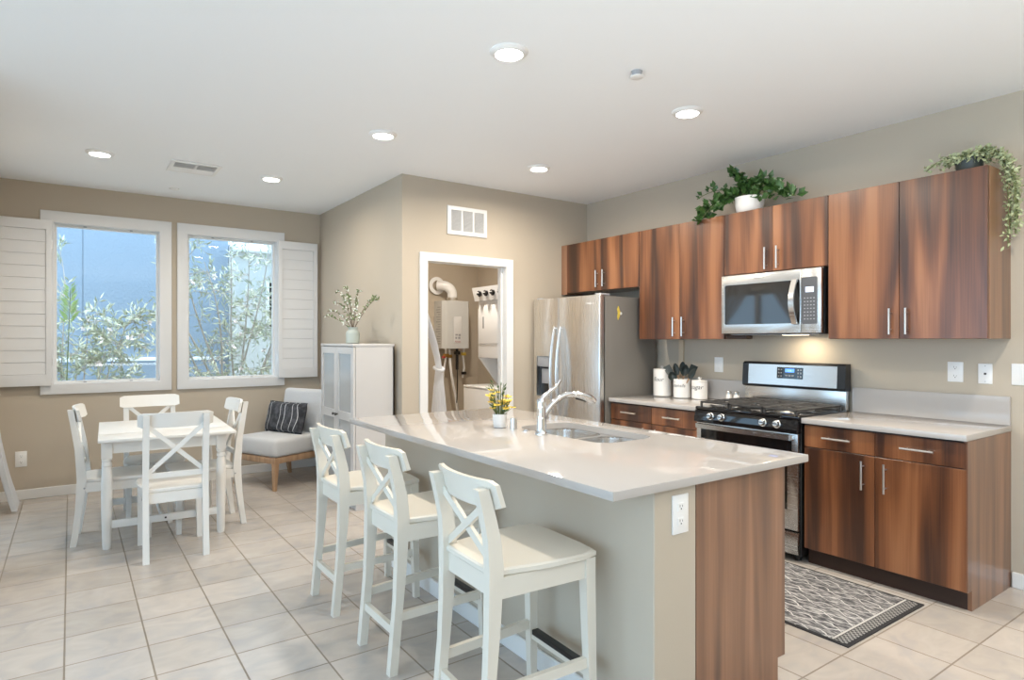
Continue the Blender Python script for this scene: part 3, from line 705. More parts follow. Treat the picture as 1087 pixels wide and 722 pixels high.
MB().lathe([(.022, .914), (.022, .918), (.015, .921), (.012, .926), (.001, .926)], (1.975, 2.665, 0)).build('sink_button', 'chrome')
tag(base_at(bpy.data.objects['sink_button'], (1.975, 2.665, .914)), 'low chrome button on the countertop left of the faucet', 'button')
# yellow flower pot
px, py = 1.945, 2.87
fp = thing('flower_pot', 'small white pot of yellow flowers on the island', 'potted plant', (px, py, .914))
MB().lathe([(.03, .914), (.036, .917), (.040, .94), (.041, .990), (.037, .990), (.035, .975), (.001, .974)], (px, py, 0)).build('pot', 'ceramic', fp)
st = MB(); lf = MB(); fl = MB()
for k in range(46):
    a = rnd(0, 2*PI); sp_ = rnd(.1, .5); h = rnd(.04, .19)
    p0 = Vector((px+.02*math.cos(a), py+.02*math.sin(a), .975)); p1 = p0+Vector((math.cos(a)*sp_*.10, math.sin(a)*sp_*.10, h))
    st.tube([p0, p0.lerp(p1, .5)+Vector((0, 0, .005)), p1], [.0016, .0014, .001], 5)
    for j in range(2):
        q = p0.lerp(p1, rnd(.3, 1)); lf.leaf(q, (math.cos(a+rnd(-1, 1)), math.sin(a+rnd(-1, 1)), rnd(.6, 1.6)), rdir(), rnd(.022, .04), .008)
    if h < .15:
        for j in range(6):
            b_ = j*PI/3+rnd(-.2, .2); fl.leaf(p1, (math.cos(b_), math.sin(b_), rnd(0, .6)), (-.3, -.3, 1), .026, .017)
st.build('stem', 'stem', fp); lf.build('foliage', 'leaf_ivy', fp, smooth=0); fl.build('blossom', 'yellow', fp, smooth=0)

# ---------------------------------------------------------------- range
RY0, RY1 = 2.147, 2.927; RX = 3.70
rg = thing('gas_range', 'stainless steel gas range between the two counters', 'stove', (XR, (RY0+RY1)/2, 0))
MB().box(RX+.03, 4.33, RY0, RY1, .04, .90, .004, 1).build('body', 'black', rg)
m = MB()
for y in (RY0+.05, RY1-.05):
    for x in (3.78, 4.27): m.cyl((x, y, 0), (x, y, .04), .018, 12)
m.build('foot', 'black', rg)
MB().box(RX-.005, 4.30, RY0-.004, RY1+.004, .90, .922, .006, 2).build('cooktop', 'blackgloss', rg)
MB().prism([(RX-.022, .815), (RX-.022, .845), (RX-.008, .898), (RX+.03, .90), (RX+.03, .815)], 'y', RY0, RY1).build('control_panel', 'blackgloss', rg)
for y in (2.785, 2.696, 2.379, 2.28):
    R = Matrix.Rotation(math.radians(-90+10), 4, 'Y')
    k = MB().lathe([(.026, 0), (.026, .006), (.021, .010), (.019, .028), (.015, .031), (.001, .031)], (RX-.019, y, .862), mx=R).build('knob', 'steel', rg)
    MB().box(-.003, .003, -.018, .018, .027, .038, .001, 1, Matrix.Translation((RX-.019, y, .862)) @ R).build('grip', 'black', k)
od = MB().plate(rect(RY0+.006, RY1-.006, .205, .81), [rect(RY0+.075, RY1-.075, .33, .715)], 'x', RX-.002, RX+.028, .003).build('oven_door', 'steel', rg)
MB().box(RX+.004, RX+.016, RY0+.07, RY1-.07, .32, .725).build('oven_window', 'darkglass', od, smooth=0)
MB().box(RX-.0035, RX-.001, RY0+.045, RY1-.045, .70, .765).build('door_band', 'blackgloss', od)
m = MB(); m.rings([[(RX-.052-.012*math.sin(PI*u), RY0+.035+(RY1-RY0-.07)*u, .772+dz) if i else (RX-.030-.012*math.sin(PI*u), RY0+.035+(RY1-RY0-.07)*u, .772+dz) for i, dz in ((0, 0), (1, .003), (1, .033), (0, .036))] for u in [k/16 for k in range(17)]])
for y in (RY0+.045, RY1-.045): m.box(RX-.035, RX, y-.012, y+.012, .775, .802, .003)
m.build('handle', 'steel', od)
dr = MB().box(RX-.002, RX+.028, RY0+.006, RY1-.006, .055, .193, .004).build('storage_drawer', 'steel', rg)
MB().box(RX-.008, RX-.001, RY0+.10, RY1-.10, .16, .178, .003).build('pull', 'steel', dr)
# burners and grates
for (x, y, r) in ((3.87, 2.34, .05), (3.87, 2.74, .045), (4.13, 2.34, .04), (4.13, 2.74, .055), (4.0, 2.54, .042)):
    b = MB().lathe([(r+.012, .922), (r+.01, .930), (r, .934), (.001, .934)], (x, y, 0)).build('burner', 'nickel', rg)
    MB().lathe([(r*.8, .934), (r*.8, .940), (r*.7, .944), (.001, .944)], (x, y, 0)).build('burner_cap', 'iron', b)
for (a, b) in ((RY0+.02, 2.405), (2.41, 2.665), (2.67, RY1-.02)):
    m = MB(); z0, z1 = .947, .959; x0, x1 = RX+.02, 4.255
    m.box(x0, x1, a, a+.014, z0, z1, .003).box(x0, x1, b-.014, b, z0, z1, .003)
    m.box(x0, x0+.014, a, b, z0, z1, .003).box(x1-.014, x1, a, b, z0, z1, .003).box((x0+x1)/2-.007, (x0+x1)/2+.007, a, b, z0, z1, .003)
    c = (a+b)/2
    for xx in (3.87, 4.13):
        m.box(xx-.1, xx-.022, c-.006, c+.006, z0, z1, .002).box(xx+.022, xx+.1, c-.006, c+.006, z0, z1, .002)
        m.box(xx-.006, xx+.006, a, c-.022, z0, z1, .002).box(xx-.006, xx+.006, c+.022, b, z0, z1, .002)
        m.box(xx-.075, xx-.063, a, b, z0, z1, .002).box(xx+.063, xx+.075, a, b, z0, z1, .002)
    for xx in (x0+.007, x1-.007):
        for yy in (a+.007, b-.007): m.box(xx-.006, xx+.006, yy-.006, yy+.006, .922, z0)
    m.build('grate', 'iron', rg)
# backguard
MB().box(4.285, 4.335, RY0+.002, RY1-.002, .90, 1.075, .003).build('riser', 'steel', rg)
bgd = MB().prism([(4.335, 1.05), (4.27, 1.05), (4.258, 1.065), (4.268, 1.222), (4.285, 1.235), (4.335, 1.235)], 'y', RY0-.004, RY1+.004).build('backguard', 'black', rg)
MB().prism([(4.272, 1.058), (4.2545, 1.069), (4.2645, 1.218), (4.272, 1.218)], 'y', RY0+.05, RY1-.05).build('face_panel', 'steel', bgd)
cx = lambda z: 4.2545+(z-1.069)*.01/.149
ck = MB().prism([(cx(1.118)+.003, 1.118), (cx(1.118)-.002, 1.118), (cx(1.200)-.002, 1.200), (cx(1.200)+.003, 1.200)], 'y', 2.440, 2.640).build('control_display', 'blackgloss', bgd)
MB().prism([(cx(1.165)-.002, 1.165), (cx(1.165)-.0032, 1.165), (cx(1.190)-.0032, 1.190), (cx(1.190)-.002, 1.190)], 'y', 2.505, 2.575).build('clock_face', 'blue_lcd', ck)
text_mb('2:16', .018, lambda x, y, z: (cx(1.171)-.0036-z*.2, 2.54-x, 1.171+y), .0004).build('clock_digits', 'lcd', ck)
for y in (2.455, 2.475, 2.605, 2.625):
    for z in (1.135, 1.160, 1.183): MB().box(cx(z)-.0035, cx(z)-.001, y-.005, y+.005, z-.005, z+.005).build('button', 'greyp', ck)
for y in (2.515, 2.54, 2.565): MB().box(cx(1.14)-.0035, cx(1.14)-.001, y-.008, y+.008, 1.136, 1.146).build('button', 'greyp', ck)

# ---------------------------------------------------------------- microwave
MY0, MY1, MX = 2.152, 2.912, 3.972; MZ0, MZ1 = 1.440, 1.872
mw = thing('microwave', 'stainless steel microwave mounted above the range', 'microwave', (XR, (MY0+MY1)/2, MZ0))
MB().box(MX+.042, XR-.002, MY0, MY1, MZ0, MZ1+.004, .003).build('body', 'black', mw)
DS = 2.289
dr = MB().plate(rect(DS, MY1, MZ0+.006, MZ1), [rrect(DS+.012, MY1-.03, 1.512, 1.802, .012, 3)], 'x', MX, MX+.038, .004).build('door', 'steel', mw)
MB().plate(rrect(DS+.010, MY1-.028, 1.51, 1.804, .012, 3), [], 'x', MX+.004, MX+.02).build('door_window', 'darkglass', dr, smooth=0)
MB().plate(rect(MY0, DS-.002, MZ0+.006, MZ1), [], 'x', MX, MX+.038, .004).build('control_frame', 'steel', mw)
cp = MB().plate(rrect(MY0+.025, DS-.006, 1.505, 1.815, .01, 3), [], 'x', MX-.003, MX+.002).build('control_panel', mat('panel_grey', (.10, .10, .105), .3), mw)
MB().box(MX-.0045, MX-.002, 2.199, 2.256, 1.715, 1.75).build('display', 'lcd', cp)
m = MB()
for i in range(4):
    for j in range(7): m.box(MX-.0042, MX-.002, 2.193+i*.021, 2.203+i*.021, 1.535+j*.023, 1.5415+j*.023)
m.build('keypad', 'greyp', cp)
m = MB(); m.rings([[(MX-.012-.045*math.sin(PI*u)-e, DS+.016+yy, 1.505+.30*u) for yy, e in ((0, 0), (.036, 0), (.036, .012), (0, .012))] for u in [k/16 for k in range(17)]])
m.build('handle', 'steel', dr)
MB().box(MX-.006, MX, DS+.02, DS+.05, 1.503, 1.522).box(MX-.006, MX, DS+.02, DS+.05, 1.788, 1.806).build('handle_mount', 'black', dr)
text_mb('Whirlpool', .019, lambda x, y, z: (MX-.0005-z*.3, 2.60-x, 1.832+y)).build('brand_lettering', 'greyp', mw)
MB().box(MX+.05, XR-.05, MY0+.05, MY1-.05, MZ0-.004, MZ0+.001).build('vent_filter', 'greyp', mw)
MB().box(4.10, 4.20, 2.36, 2.50, MZ0-.007, MZ0-.003, .002).build('cooktop_lamp', emis('hood_lamp', (1, .85, .6), 6), mw)
ld = bpy.data.lights.new('hood_lamp', 'AREA'); ld.shape = 'RECTANGLE'; ld.size = .12; ld.size_y = .1; ld.energy = 1.6; ld.color = (1, .84, .6)
lo = bpy.data.objects.new('hood_lamp', ld); C.objects.link(lo); lo.parent = mw; lo.location = (4.20-XR, 2.43-(MY0+MY1)/2, -.012)
tag(base_at(MB().box(4.02, 4.10, 2.735, 2.905, 1.408, 1.432, .003).build('light_strip', 'wooddark'), (4.06, 2.82, 1.408)), 'short dark wooden strip under the left end of the microwave', 'strip')
bpy.data.objects['light_strip'].name = 'wooden_strip'

# ---------------------------------------------------------------- refrigerator
FY0, FY1, FX, FT = 3.853, 4.768, 3.62, 1.785
fr = thing('refrigerator', 'stainless side by side refrigerator beside the laundry doorway', 'refrigerator', (4.0, (FY0+FY1)/2, 0))
MB().box(FX+.068, 4.318, FY0+.004, FY1-.004, .02, FT-.012, .006).build('body', 'fridge_side', fr)
MB().box(FX+.055, FX+.068, FY0+.012, FY1-.012, .06, FT-.02).build('gasket', 'black', fr)
MB().box(FX+.05, FX+.1, FY0+.02, FY1-.02, .0, .06).build('base_grille', 'black', fr)
FS = 4.394
fd = MB().box(FX, FX+.056, FY0, FS-.003, .065, FT, .010, 3).build('door', 'steelv', fr)
DZ0, DZ1, DY0, DY1 = .872, 1.25, 4.51, 4.715
zd = MB().plate(rect(FS+.003, FY1, .065, FT), [rrect(DY0, DY1, DZ0, DZ1, .01, 3)], 'x', FX, FX+.056, .008).build('door', 'steelv', fr)
ds = MB().box(FX+.045, FX+.053, DY0-.004, DY1+.004, DZ0-.004, DZ1+.004).build('water_dispenser', 'black', zd)
MB().box(FX+.004, FX+.046, DY0+.001, DY1-.001, DZ1-.10, DZ1-.001, .004).build('control_panel', 'greyp', ds)
MB().box(FX+.02, FX+.04, DY0+.05, DY1-.05, DZ0+.12, DZ1-.12, .004).build('paddle', 'greyp', ds)
MB().plate(rrect(DY0-.008, DY1+.008, DZ0-.008, DZ1+.008, .014, 3), [rrect(DY0, DY1, DZ0, DZ1, .01, 3)], 'x', FX-.003, FX+.002).build('bezel', 'nickel', ds)
for y, dd in ((4.352, fd), (4.437, zd)):
    pts = [(FX-.014-.05*math.sin(PI*k/20)**.8, y, .64+.88*k/20) for k in range(21)]
    m = MB(); m.tube(pts, .013, 12); m.cyl((FX-.014, y, .655), (FX+.002, y, .655), .012, 10).cyl((FX-.014, y, 1.505), (FX+.002, y, 1.505), .012, 10)
    m.build('handle', 'steelv', dd, smooth=60)
for a in (FY0+.01, FY1-.09): MB().box(FX+.03, FX+.13, a, a+.08, FT-.008, FT+.012, .004).build('hinge_cover', 'greyp', fr)
text_mb('Whirlpool', .026, lambda x, y, z: (FX-.0006-z*.3, 3.975-x, 1.705+y)).build('brand_lettering', 'plastic', fd)
mg = thing('fridge_magnet', 'small yellow magnet on the refrigerator side', 'magnet', (3.84, FY0+.003, 1.63))
MB().prism([(3.838, 1.69), (3.848, 1.665), (3.862, 1.63), (3.85, 1.60), (3.835, 1.572), (3.828, 1.60), (3.834, 1.63), (3.826, 1.665)], 'y', FY0-.004, FY0+.0035).build('body', 'yellow', mg)
MB().cyl((3.866, FY0-.006, 1.628), (3.866, FY0+.0035, 1.628), .012, 12).build('disc', 'plastic', mg)

# ---------------------------------------------------------------- counter things
def canister(x, y, r, h, label, text, lid=True, name='canister'):
    t = thing(name, label, name.replace('_', ' '), (x, y, .914))
    MB().lathe([(r-.006, .9145), (r, .919), (r, .914+h-.004), (r-.003, .914+h), (r-.008, .914+h), (r-.008, .914+h-.015) if lid else (r-.008, .93), (.001, .914+h-.015 if lid else .93)], (x, y, 0), 36).build('body', 'ceramic', t)
    if lid:
        l = MB().lathe([(r-.002, .914+h), (r+.001, .914+h+.004), (r-.004, .914+h+.010), (.02, .914+h+.014), (.001, .914+h+.014)], (x, y, 0), 36).build('lid', 'ceramic', t)
        MB().lathe([(.011, .914+h+.012), (.009, .914+h+.018), (.015, .914+h+.026), (.012, .914+h+.034), (.001, .914+h+.035)], (x, y, 0), 18).build('knob', 'ceramic', l)
    def fn(u, v, z):
        a = PI+.2+u/r; R = r+.0004+max(z, 0)*.5
        return (x+R*math.cos(a), y+R*math.sin(a), .914+h*.58+v)
    text_mb(text, .05 if len(text) < 7 else .04, fn, .0004, .3).build('lettering', 'ink', t)
    return t
canister(4.222, 3.70, .078, .225, 'tall lidded white canister next to the refrigerator', 'flour')
canister(4.222, 3.485, .072, .158, 'open white crock full of dark cooking utensils', 'utensils', False, 'utensil_crock')
canister(4.235, 3.315, .064, .145, 'short lidded white canister right of the utensil crock', 'sugar')
def utensil(p, q, kind, label, mh='utensil'):
    t = thing({'spoon': 'cooking_spoon', 'ladle': 'ladle', 'turner': 'spatula', 'server': 'pasta_server'}[kind], label, 'utensil', p, group='utensils in the crock')
    p, q = Vector(p), Vector(q); d = (q-p).normalized(); e = p.lerp(q, .62)
    MB().tube([p, p.lerp(e, .55), e], [.007, .0065, .0055], 8).build('handle', 'oak', t)
    side = d.cross(Vector((-.75, -.65, 0))).normalized(); nrm = side.cross(d)
    L = (q-e).length; W = {'spoon': .026, 'ladle': .037, 'turner': .030, 'server': .028}[kind]
    def fn(u, v):
        ww = W*(math.sin(PI*min(max(v, .02), .98))**.55 if kind != 'turner' else min(1, .35+v*1.5))
        bow = {'turner': .002, 'ladle': .03}.get(kind, .014)
        return e+d*L*v+side*ww*(u*2-1)-nrm*bow*(1-(u*2-1)**2)*math.sin(PI*v)
    MB().grid(fn, 8, 10, .003).build('head', 'utensil', t, smooth=60)
    return t
ux, uy = 4.222, 3.485
for (a, b, z, k, lb) in ((-.02, .115, 1.175, 'turner', 'dark spatula leaning far left out of the crock'),
                         (.0, .06, 1.20, 'spoon', 'upright dark cooking spoon at the back left of the crock'),
                         (.03, .02, 1.215, 'server', 'dark pasta server standing tallest in the crock'),
                         (-.055, .05, 1.13, 'ladle', 'greyish ladle tipped forward over the crock rim'),
                         (-.01, -.035, 1.195, 'ladle', 'round dark ladle in the middle of the crock'),
                         (.0, -.10, 1.19, 'turner', 'black spatula leaning right out of the crock'),
                         (-.03, -.125, 1.165, 'spoon', 'black spoon leaning furthest right out of the crock')):
    utensil((ux+a*.3, uy-b*.15, .935), (ux+a*1.3, uy+b*1.3, z), k, lb)
tag(base_at(MB().prism([(4.335, .914), (4.352, .914), (4.356, 1.40), (4.342, 1.40)], 'y', 3.57, 3.62).build('cutting_board', 'cream'), (4.345, 3.6, .914)), 'cream board standing against the wall behind the canisters', 'board')
for y, lb in ((2.975, 'white shaker right behind the range corner, right one of the pair'), (3.045, 'white shaker on the canister side, left one of the pair')):
    t = thing('shaker', lb, 'shaker', (4.25, y, .914), group='salt and pepper shakers')
    MB().lathe([(.022, .914), (.024, .918), (.022, .965), (.020, .972), (.001, .972)], (4.25, y, 0), 20).build('body', 'ceramic', t)
    MB().lathe([(.021, .972), (.021, .988), (.015, .996), (.001, .998)], (4.25, y, 0), 20).build('cap', 'nickel', t)
t = thing('wire_trivet', 'small wire trivet on the left counter in front of the shakers', 'trivet', (4.15, 3.08, .914))
m = MB()
for r in (.018, .034, .05): m.tube([(4.15+r*math.cos(2*PI*k/24), 3.08+r*math.sin(2*PI*k/24), .924) for k in range(25)], .0025, 6)
for k in range(3): m.cyl((4.15+.05*math.cos(k*2.1), 3.08+.05*math.sin(k*2.1), .914), (4.15+.05*math.cos(k*2.1), 3.08+.05*math.sin(k*2.1), .924), .003, 6)
m.build('wire_ring', 'nickel', t)

# ---------------------------------------------------------------- rug
RG = (2.88, 3.675, 1.435, 3.1)
rug = thing('rug', 'grey runner rug with wavy white lines beside the island', 'rug', (3.28, 2.2, 0))
MB().box(RG[0]+.02, RG[1]-.02, RG[2]+.09, RG[3]-.09, .0005, .008, .002).build('pile', 'rug', rug)
MB().box(RG[0], RG[1], RG[2], RG[3], .0005, .006, .002).build('binding', mat('rug_binding', (.03, .029, .03), .95), rug)
for a, b in ((RG[2]+.02, RG[2]+.075), (RG[3]-.075, RG[3]-.02)): MB().box(RG[0]+.02, RG[1]-.02, a, b, .0005, .0078, .002).build('border', 'rugb', rug)
for y in (RG[2]+.0825, RG[3]-.0825): MB().box(RG[0]+.02, RG[1]-.02, y-.005, y+.005, .0005, .008).build('border_line', mat('rug_line', (.55, .53, .51), .95), rug)

# ---------------------------------------------------------------- plants on the cabinets
ix, iy = 4.16, 2.80
iv = thing('potted_ivy', 'dark green ivy in a white bowl on top of the wall cabinets', 'potted plant', (ix, iy, UT))
MB().lathe([(.075, UT), (.095, UT+.02), (.105, UT+.07), (.107, UT+.125), (.099, UT+.125), (.095, UT+.105), (.001, UT+.10)], (ix, iy, 0), 32).build('pot', 'ceramic', iv)
st = MB(); lf = MB()
def vine(p, dirs, n, L, drop=0):
    pts = bez(p, 10); st.tube(pts, .003, 5)
    for k in range(n):
        u = rnd(.12, 1)*10; i = min(int(u), 9); q = pts[i].lerp(pts[i+1], u-i)+rdir()*.02
        o = (rdir()+Vector((-.5, -.2, .25))).normalized()
        for _ in (0, 1): lf.leaf(q+rdir()*.02, (o+rdir()*.5), (rdir()*.6+Vector((-.6, -.5, .6))), L*rnd(.6, 1.1), L*.66*rnd(.8, 1.1))
T = UT+.12
vine([(ix, iy, T), (ix-.02, iy+.05, T+.10), (ix-.03, iy+.05, T+.15), (ix-.05, iy+.09, T+.19)], 0, 30, .075)
vine([(ix, iy, T), (ix-.06, iy+.15, T+.08), (ix-.11, iy+.25, T-.0), (ix-.15, iy+.34, UT-.02)], 0, 36, .085)
vine([(ix, iy, T), (ix-.05, iy+.12, T+.05), (ix-.16, iy+.2, T), (ix-.19, iy+.28, UT+.0)], 0, 30, .085)
vine([(ix, iy, T), (ix-.03, iy+.2, T+.16), (ix-.05, iy+.35, T+.10), (ix-.08, iy+.42, T+.06)], 0, 10, .06)
vine([(ix, iy, T), (ix-.0, iy-.12, T+.12), (ix-.05, iy-.22, T+.05), (ix-.10, iy-.33, UT+.07)], 0, 30, .08)
vine([(ix, iy, T), (ix-.02, iy-.15, T+.05), (ix-.06, iy-.28, T-.02), (ix-.10, iy-.42, UT+.05)], 0, 30, .075)
vine([(ix, iy, T), (ix-.05, iy-.05, T+.1), (ix-.02, iy-.12, T+.12), (ix-.04, iy-.18, T+.10)], 0, 18, .07)
vine([(ix, iy, T), (ix, iy+.1, T+.12), (ix+.02, iy+.05, T+.1), (ix, iy+.02, T+.06)], 0, 24, .075)
st.build('vine', 'stem', iv); lf.build('foliage', 'leaf_ivy', iv, smooth=0)
hx, hy = 4.17, 1.40
hp = thing('trailing_plant', 'pale green trailing plant hanging over the right end of the wall cabinets', 'potted plant', (hx, hy, UT))
MB().lathe([(.05, UT), (.062, UT+.02), (.07, UT+.085), (.064, UT+.085), (.06, UT+.07), (.001, UT+.068)], (hx, hy, 0), 28).build('pot', 'utensil', hp)
st = MB(); lf = MB()
def strand(pts, n, L, jit):
    P = bez(pts, 16); st.tube(P, .0028, 5)
    for k in range(n):
        u = rnd(0, 1)*16; i = min(int(u), 15); q = P[i].lerp(P[i+1], u-i)+rdir()*jit
        lf.leaf(q, (rdir()+Vector((0, 0, -.2))), rdir(), L*rnd(.7, 1.2), L*.5)
for k in range(10):
    a = 2*PI*k/10; strand([(hx, hy, UT+.075), (hx+.06*math.cos(a), hy+.06*math.sin(a), UT+.14), (hx+.10*math.cos(a), hy+.11*math.sin(a)+.01, UT+.06)], 55, .032, .022)
strand([(hx, hy, UT+.08), (hx-.02, hy+.12, UT+.15), (hx-.05, hy+.2, UT+.05)], 50, .032, .025)
for k in range(7):
    x = hx+rnd(-.03, .10); yb = 1.262-rnd(.035, .075)
    strand([(hx, hy, UT+.08), (x, hy-.06, UT+.19), (x, yb-.03, UT+.10), (x, yb, UT-.1), (x, yb, UT-rnd(.25, .47))], 120, .030, .02)
st.build('vine', 'stem', hp); lf.build('foliage', 'leaf_succ', hp, smooth=0)

# ---------------------------------------------------------------- laundry closet
YB = YW
wh = thing('water_heater', 'grey tankless water heater on the laundry closet wall', 'water heater', (3.90, YB, 1.30))
hx0, hx1, hy0 = 3.715, 4.085, 6.70
MB().prism([(hx0, YB-.002), (hx0, hy0+.05), (hx0+.05, hy0), (hx1-.02, hy0), (hx1, hy0+.02), (hx1, YB-.002)], 'z', 1.295, 1.885).build('casing', 'water', wh)
pn = MB().box(hx0+.14, hx0+.25, hy0-.004, hy0+.001, 1.36, 1.69, .002).build('front_panel', mat('panel_pale', (.68, .67, .66), .4), wh)
MB().box(hx0+.16, hx0+.195, hy0-.006, hy0-.003, 1.455, 1.475).box(hx0+.205, hx0+.235, hy0-.006, hy0-.003, 1.45, 1.475).box(hx0+.16, hx0+.185, hy0-.006, hy0-.003, 1.415, 1.44).box(hx0+.2, hx0+.23, hy0-.006, hy0-.003, 1.415, 1.44).build('keys', 'greyp', pn)
text_mb('Rinnai', .03, lambda x, y, z: (hx0+.195+x, hy0-.0045-z*.3, 1.372+y)).build('lettering', 'red', pn)
m = MB()
for k in range(16): m.box(hx0-.0008, hx0+.0002, hy0+.08, hy0+.08+rnd(.06, .12), 1.35+k*.03, 1.36+k*.03)
m.build('label_print', 'greyp', wh)
fl = thing('flue_pipe', 'white vent elbow rising from the water heater into the wall', 'pipe', (3.89, 6.80, 1.885))
m = MB(); pts = [(3.89, 6.80, 1.885), (3.89, 6.80, 1.97)]+[(3.89, 6.80+.0+.09*(1-math.cos(a)), 2.0+.09*math.sin(a)) for a in [k*PI/16 for k in range(1, 9)]]+[(3.89, 6.945, 2.09)]
pts = [(3.89, 6.80, 1.885), (3.89, 6.80, 1.97)]+[(3.89-.11*(1-math.cos(a)), 6.80+.06*(1-math.cos(a)), 1.97+.11*math.sin(a)) for a in [k*PI/16 for k in range(1, 9)]]+[(3.74, 6.90, 2.08)]
m.tube(pts, .062, 20); m.build('elbow', 'enamel', fl)
MB().lathe([(.07, 1.885), (.07, 1.925), (.066, 1.93), (.066, 1.885)], (3.89, 6.80, 0), closed=True).build('collar', 'nickel', fl)
MB().lathe([(.11, 0), (.11, .012), (.065, .02), (.065, 0)], (3.74, 6.93, 2.08), mx=Matrix.Rotation(PI/2, 4, 'X'), closed=True).build('wall_flange', 'enamel', fl)
def pipe(label, name, pts, r, mt, extra=()):
    t = thing(name, label, name.split('_')[-1], pts[0])
    MB().tube(pts, r, 10).build('pipe' if name != 'pipe' else 'tube', mt, t)
    for (c, rr, mm, nm) in extra: MB().box(c[0]-rr, c[0]+rr, c[1]-rr, c[1]+rr, c[2]-rr*.7, c[2]+rr*.7, .004).build(nm, mm, t)
    return t
pipe('brass cold water pipe with valve below the water heater', 'water_pipe', [(3.80, 6.80, 1.30), (3.80, 6.80, 1.18), (3.79, 6.85, 1.0), (3.79, 6.88, .3)], .014, 'enamel', [((3.80, 6.80, 1.21), .03, 'brass', 'valve'), ((3.765, 6.79, 1.19), .018, 'red', 'valve_handle')])
pipe('white flexible hose curving down below the water heater', 'water_hose', bez([(3.85, 6.80, 1.30), (3.85, 6.78, 1.0), (3.88, 6.78, .8), (3.98, 6.80, .72), (4.0, 6.85, .3)], 14), .016, 'enamel', [((3.85, 6.80, 1.20), .028, 'brass', 'valve')])
pipe('black gas line below the water heater', 'gas_pipe', [(3.96, 6.80, 1.30), (3.96, 6.80, 1.16), (3.96, 6.80, 1.03)], .018, 'black', [((3.96, 6.80, 1.24), .03, 'black', 'coupling')])
pipe('hot water pipe with yellow valve handle below the water heater', 'water_pipe', [(4.07, 6.82, 1.30), (4.07, 6.84, 1.20), (4.10, 6.86, 1.05), (4.10, 6.90, .92)], .014, 'enamel', [((4.06, 6.81, 1.225), .026, 'yellow', 'valve_handle'), ((4.10, 6.87, .98), .026, 'black', 'coupling')])
pipe('thin black cable hanging under the water heater', 'power_cord', bez([(3.91, 6.74, 1.297), (3.92, 6.72, 1.0), (3.93, 6.72, .85), (3.92, 6.73, .8), (3.92, 6.74, .62)], 14), .006, 'black')
wd = thing('laundry_center', 'white stacked washer and dryer in the laundry closet', 'washer dryer', (3.96, 5.65, 0))
WX, DX, WY0, WY1 = 3.575, 3.765, 5.32, 6.0
MB().box(WX, 4.345, WY0, WY1, .01, .875, .012, 3).build('washer', 'enamel', wd)
MB().box(WX-.003, 4.06, WY0-.003, WY1+.003, .878, .902, .01, 3).build('washer_lid', 'enamel', wd)
dy = MB().box(DX, 4.345, WY0, WY1, 1.20, 1.84, .012, 3).build('dryer', 'enamel', wd)
for y0, y1 in ((WY0, WY0+.02), (WY1-.02, WY1)):
    MB().prism([(DX+.004, 1.205), (DX+.25, .90), (4.345, .90), (4.345, 1.205)], 'y', y0, y1).build('side_bracket', 'enamel', wd)
MB().box(4.27, 4.34, WY0+.02, WY1-.02, .90, 1.205).build('back_panel', 'enamel', wd)
dd = MB().box(DX-.014, DX-.001, WY0+.05, WY1-.04, 1.36, 1.80, .01, 3).build('dryer_door', 'enamel', dy)
MB().box(DX-.02, DX-.013, WY1-.15, WY1-.125, 1.53, 1.66, .003).build('handle', 'greyp', dd)
cpn = MB().prism([(DX-.075, 1.985), (DX-.035, 1.835), (DX+.1, 1.835), (DX+.1, 1.985)], 'y', WY0-.005, WY1+.01).build('control_panel', 'enamel', wd)
for y in (5.86, 5.73, 5.60, 5.45):
    R = Matrix.Rotation(math.radians(-75), 4, 'Y')
    k = MB().lathe([(.036, 0), (.034, .012), (.026, .014), (.024, .035), (.001, .036)], (DX-.056, y, 1.912), 20, mx=R).build('knob', 'black', cpn)
    MB().box(-.004, .004, -.022, .022, .034, .04, 0, 1, Matrix.Translation((DX-.056, y, 1.912)) @ R).build('pointer', 'enamel', k)

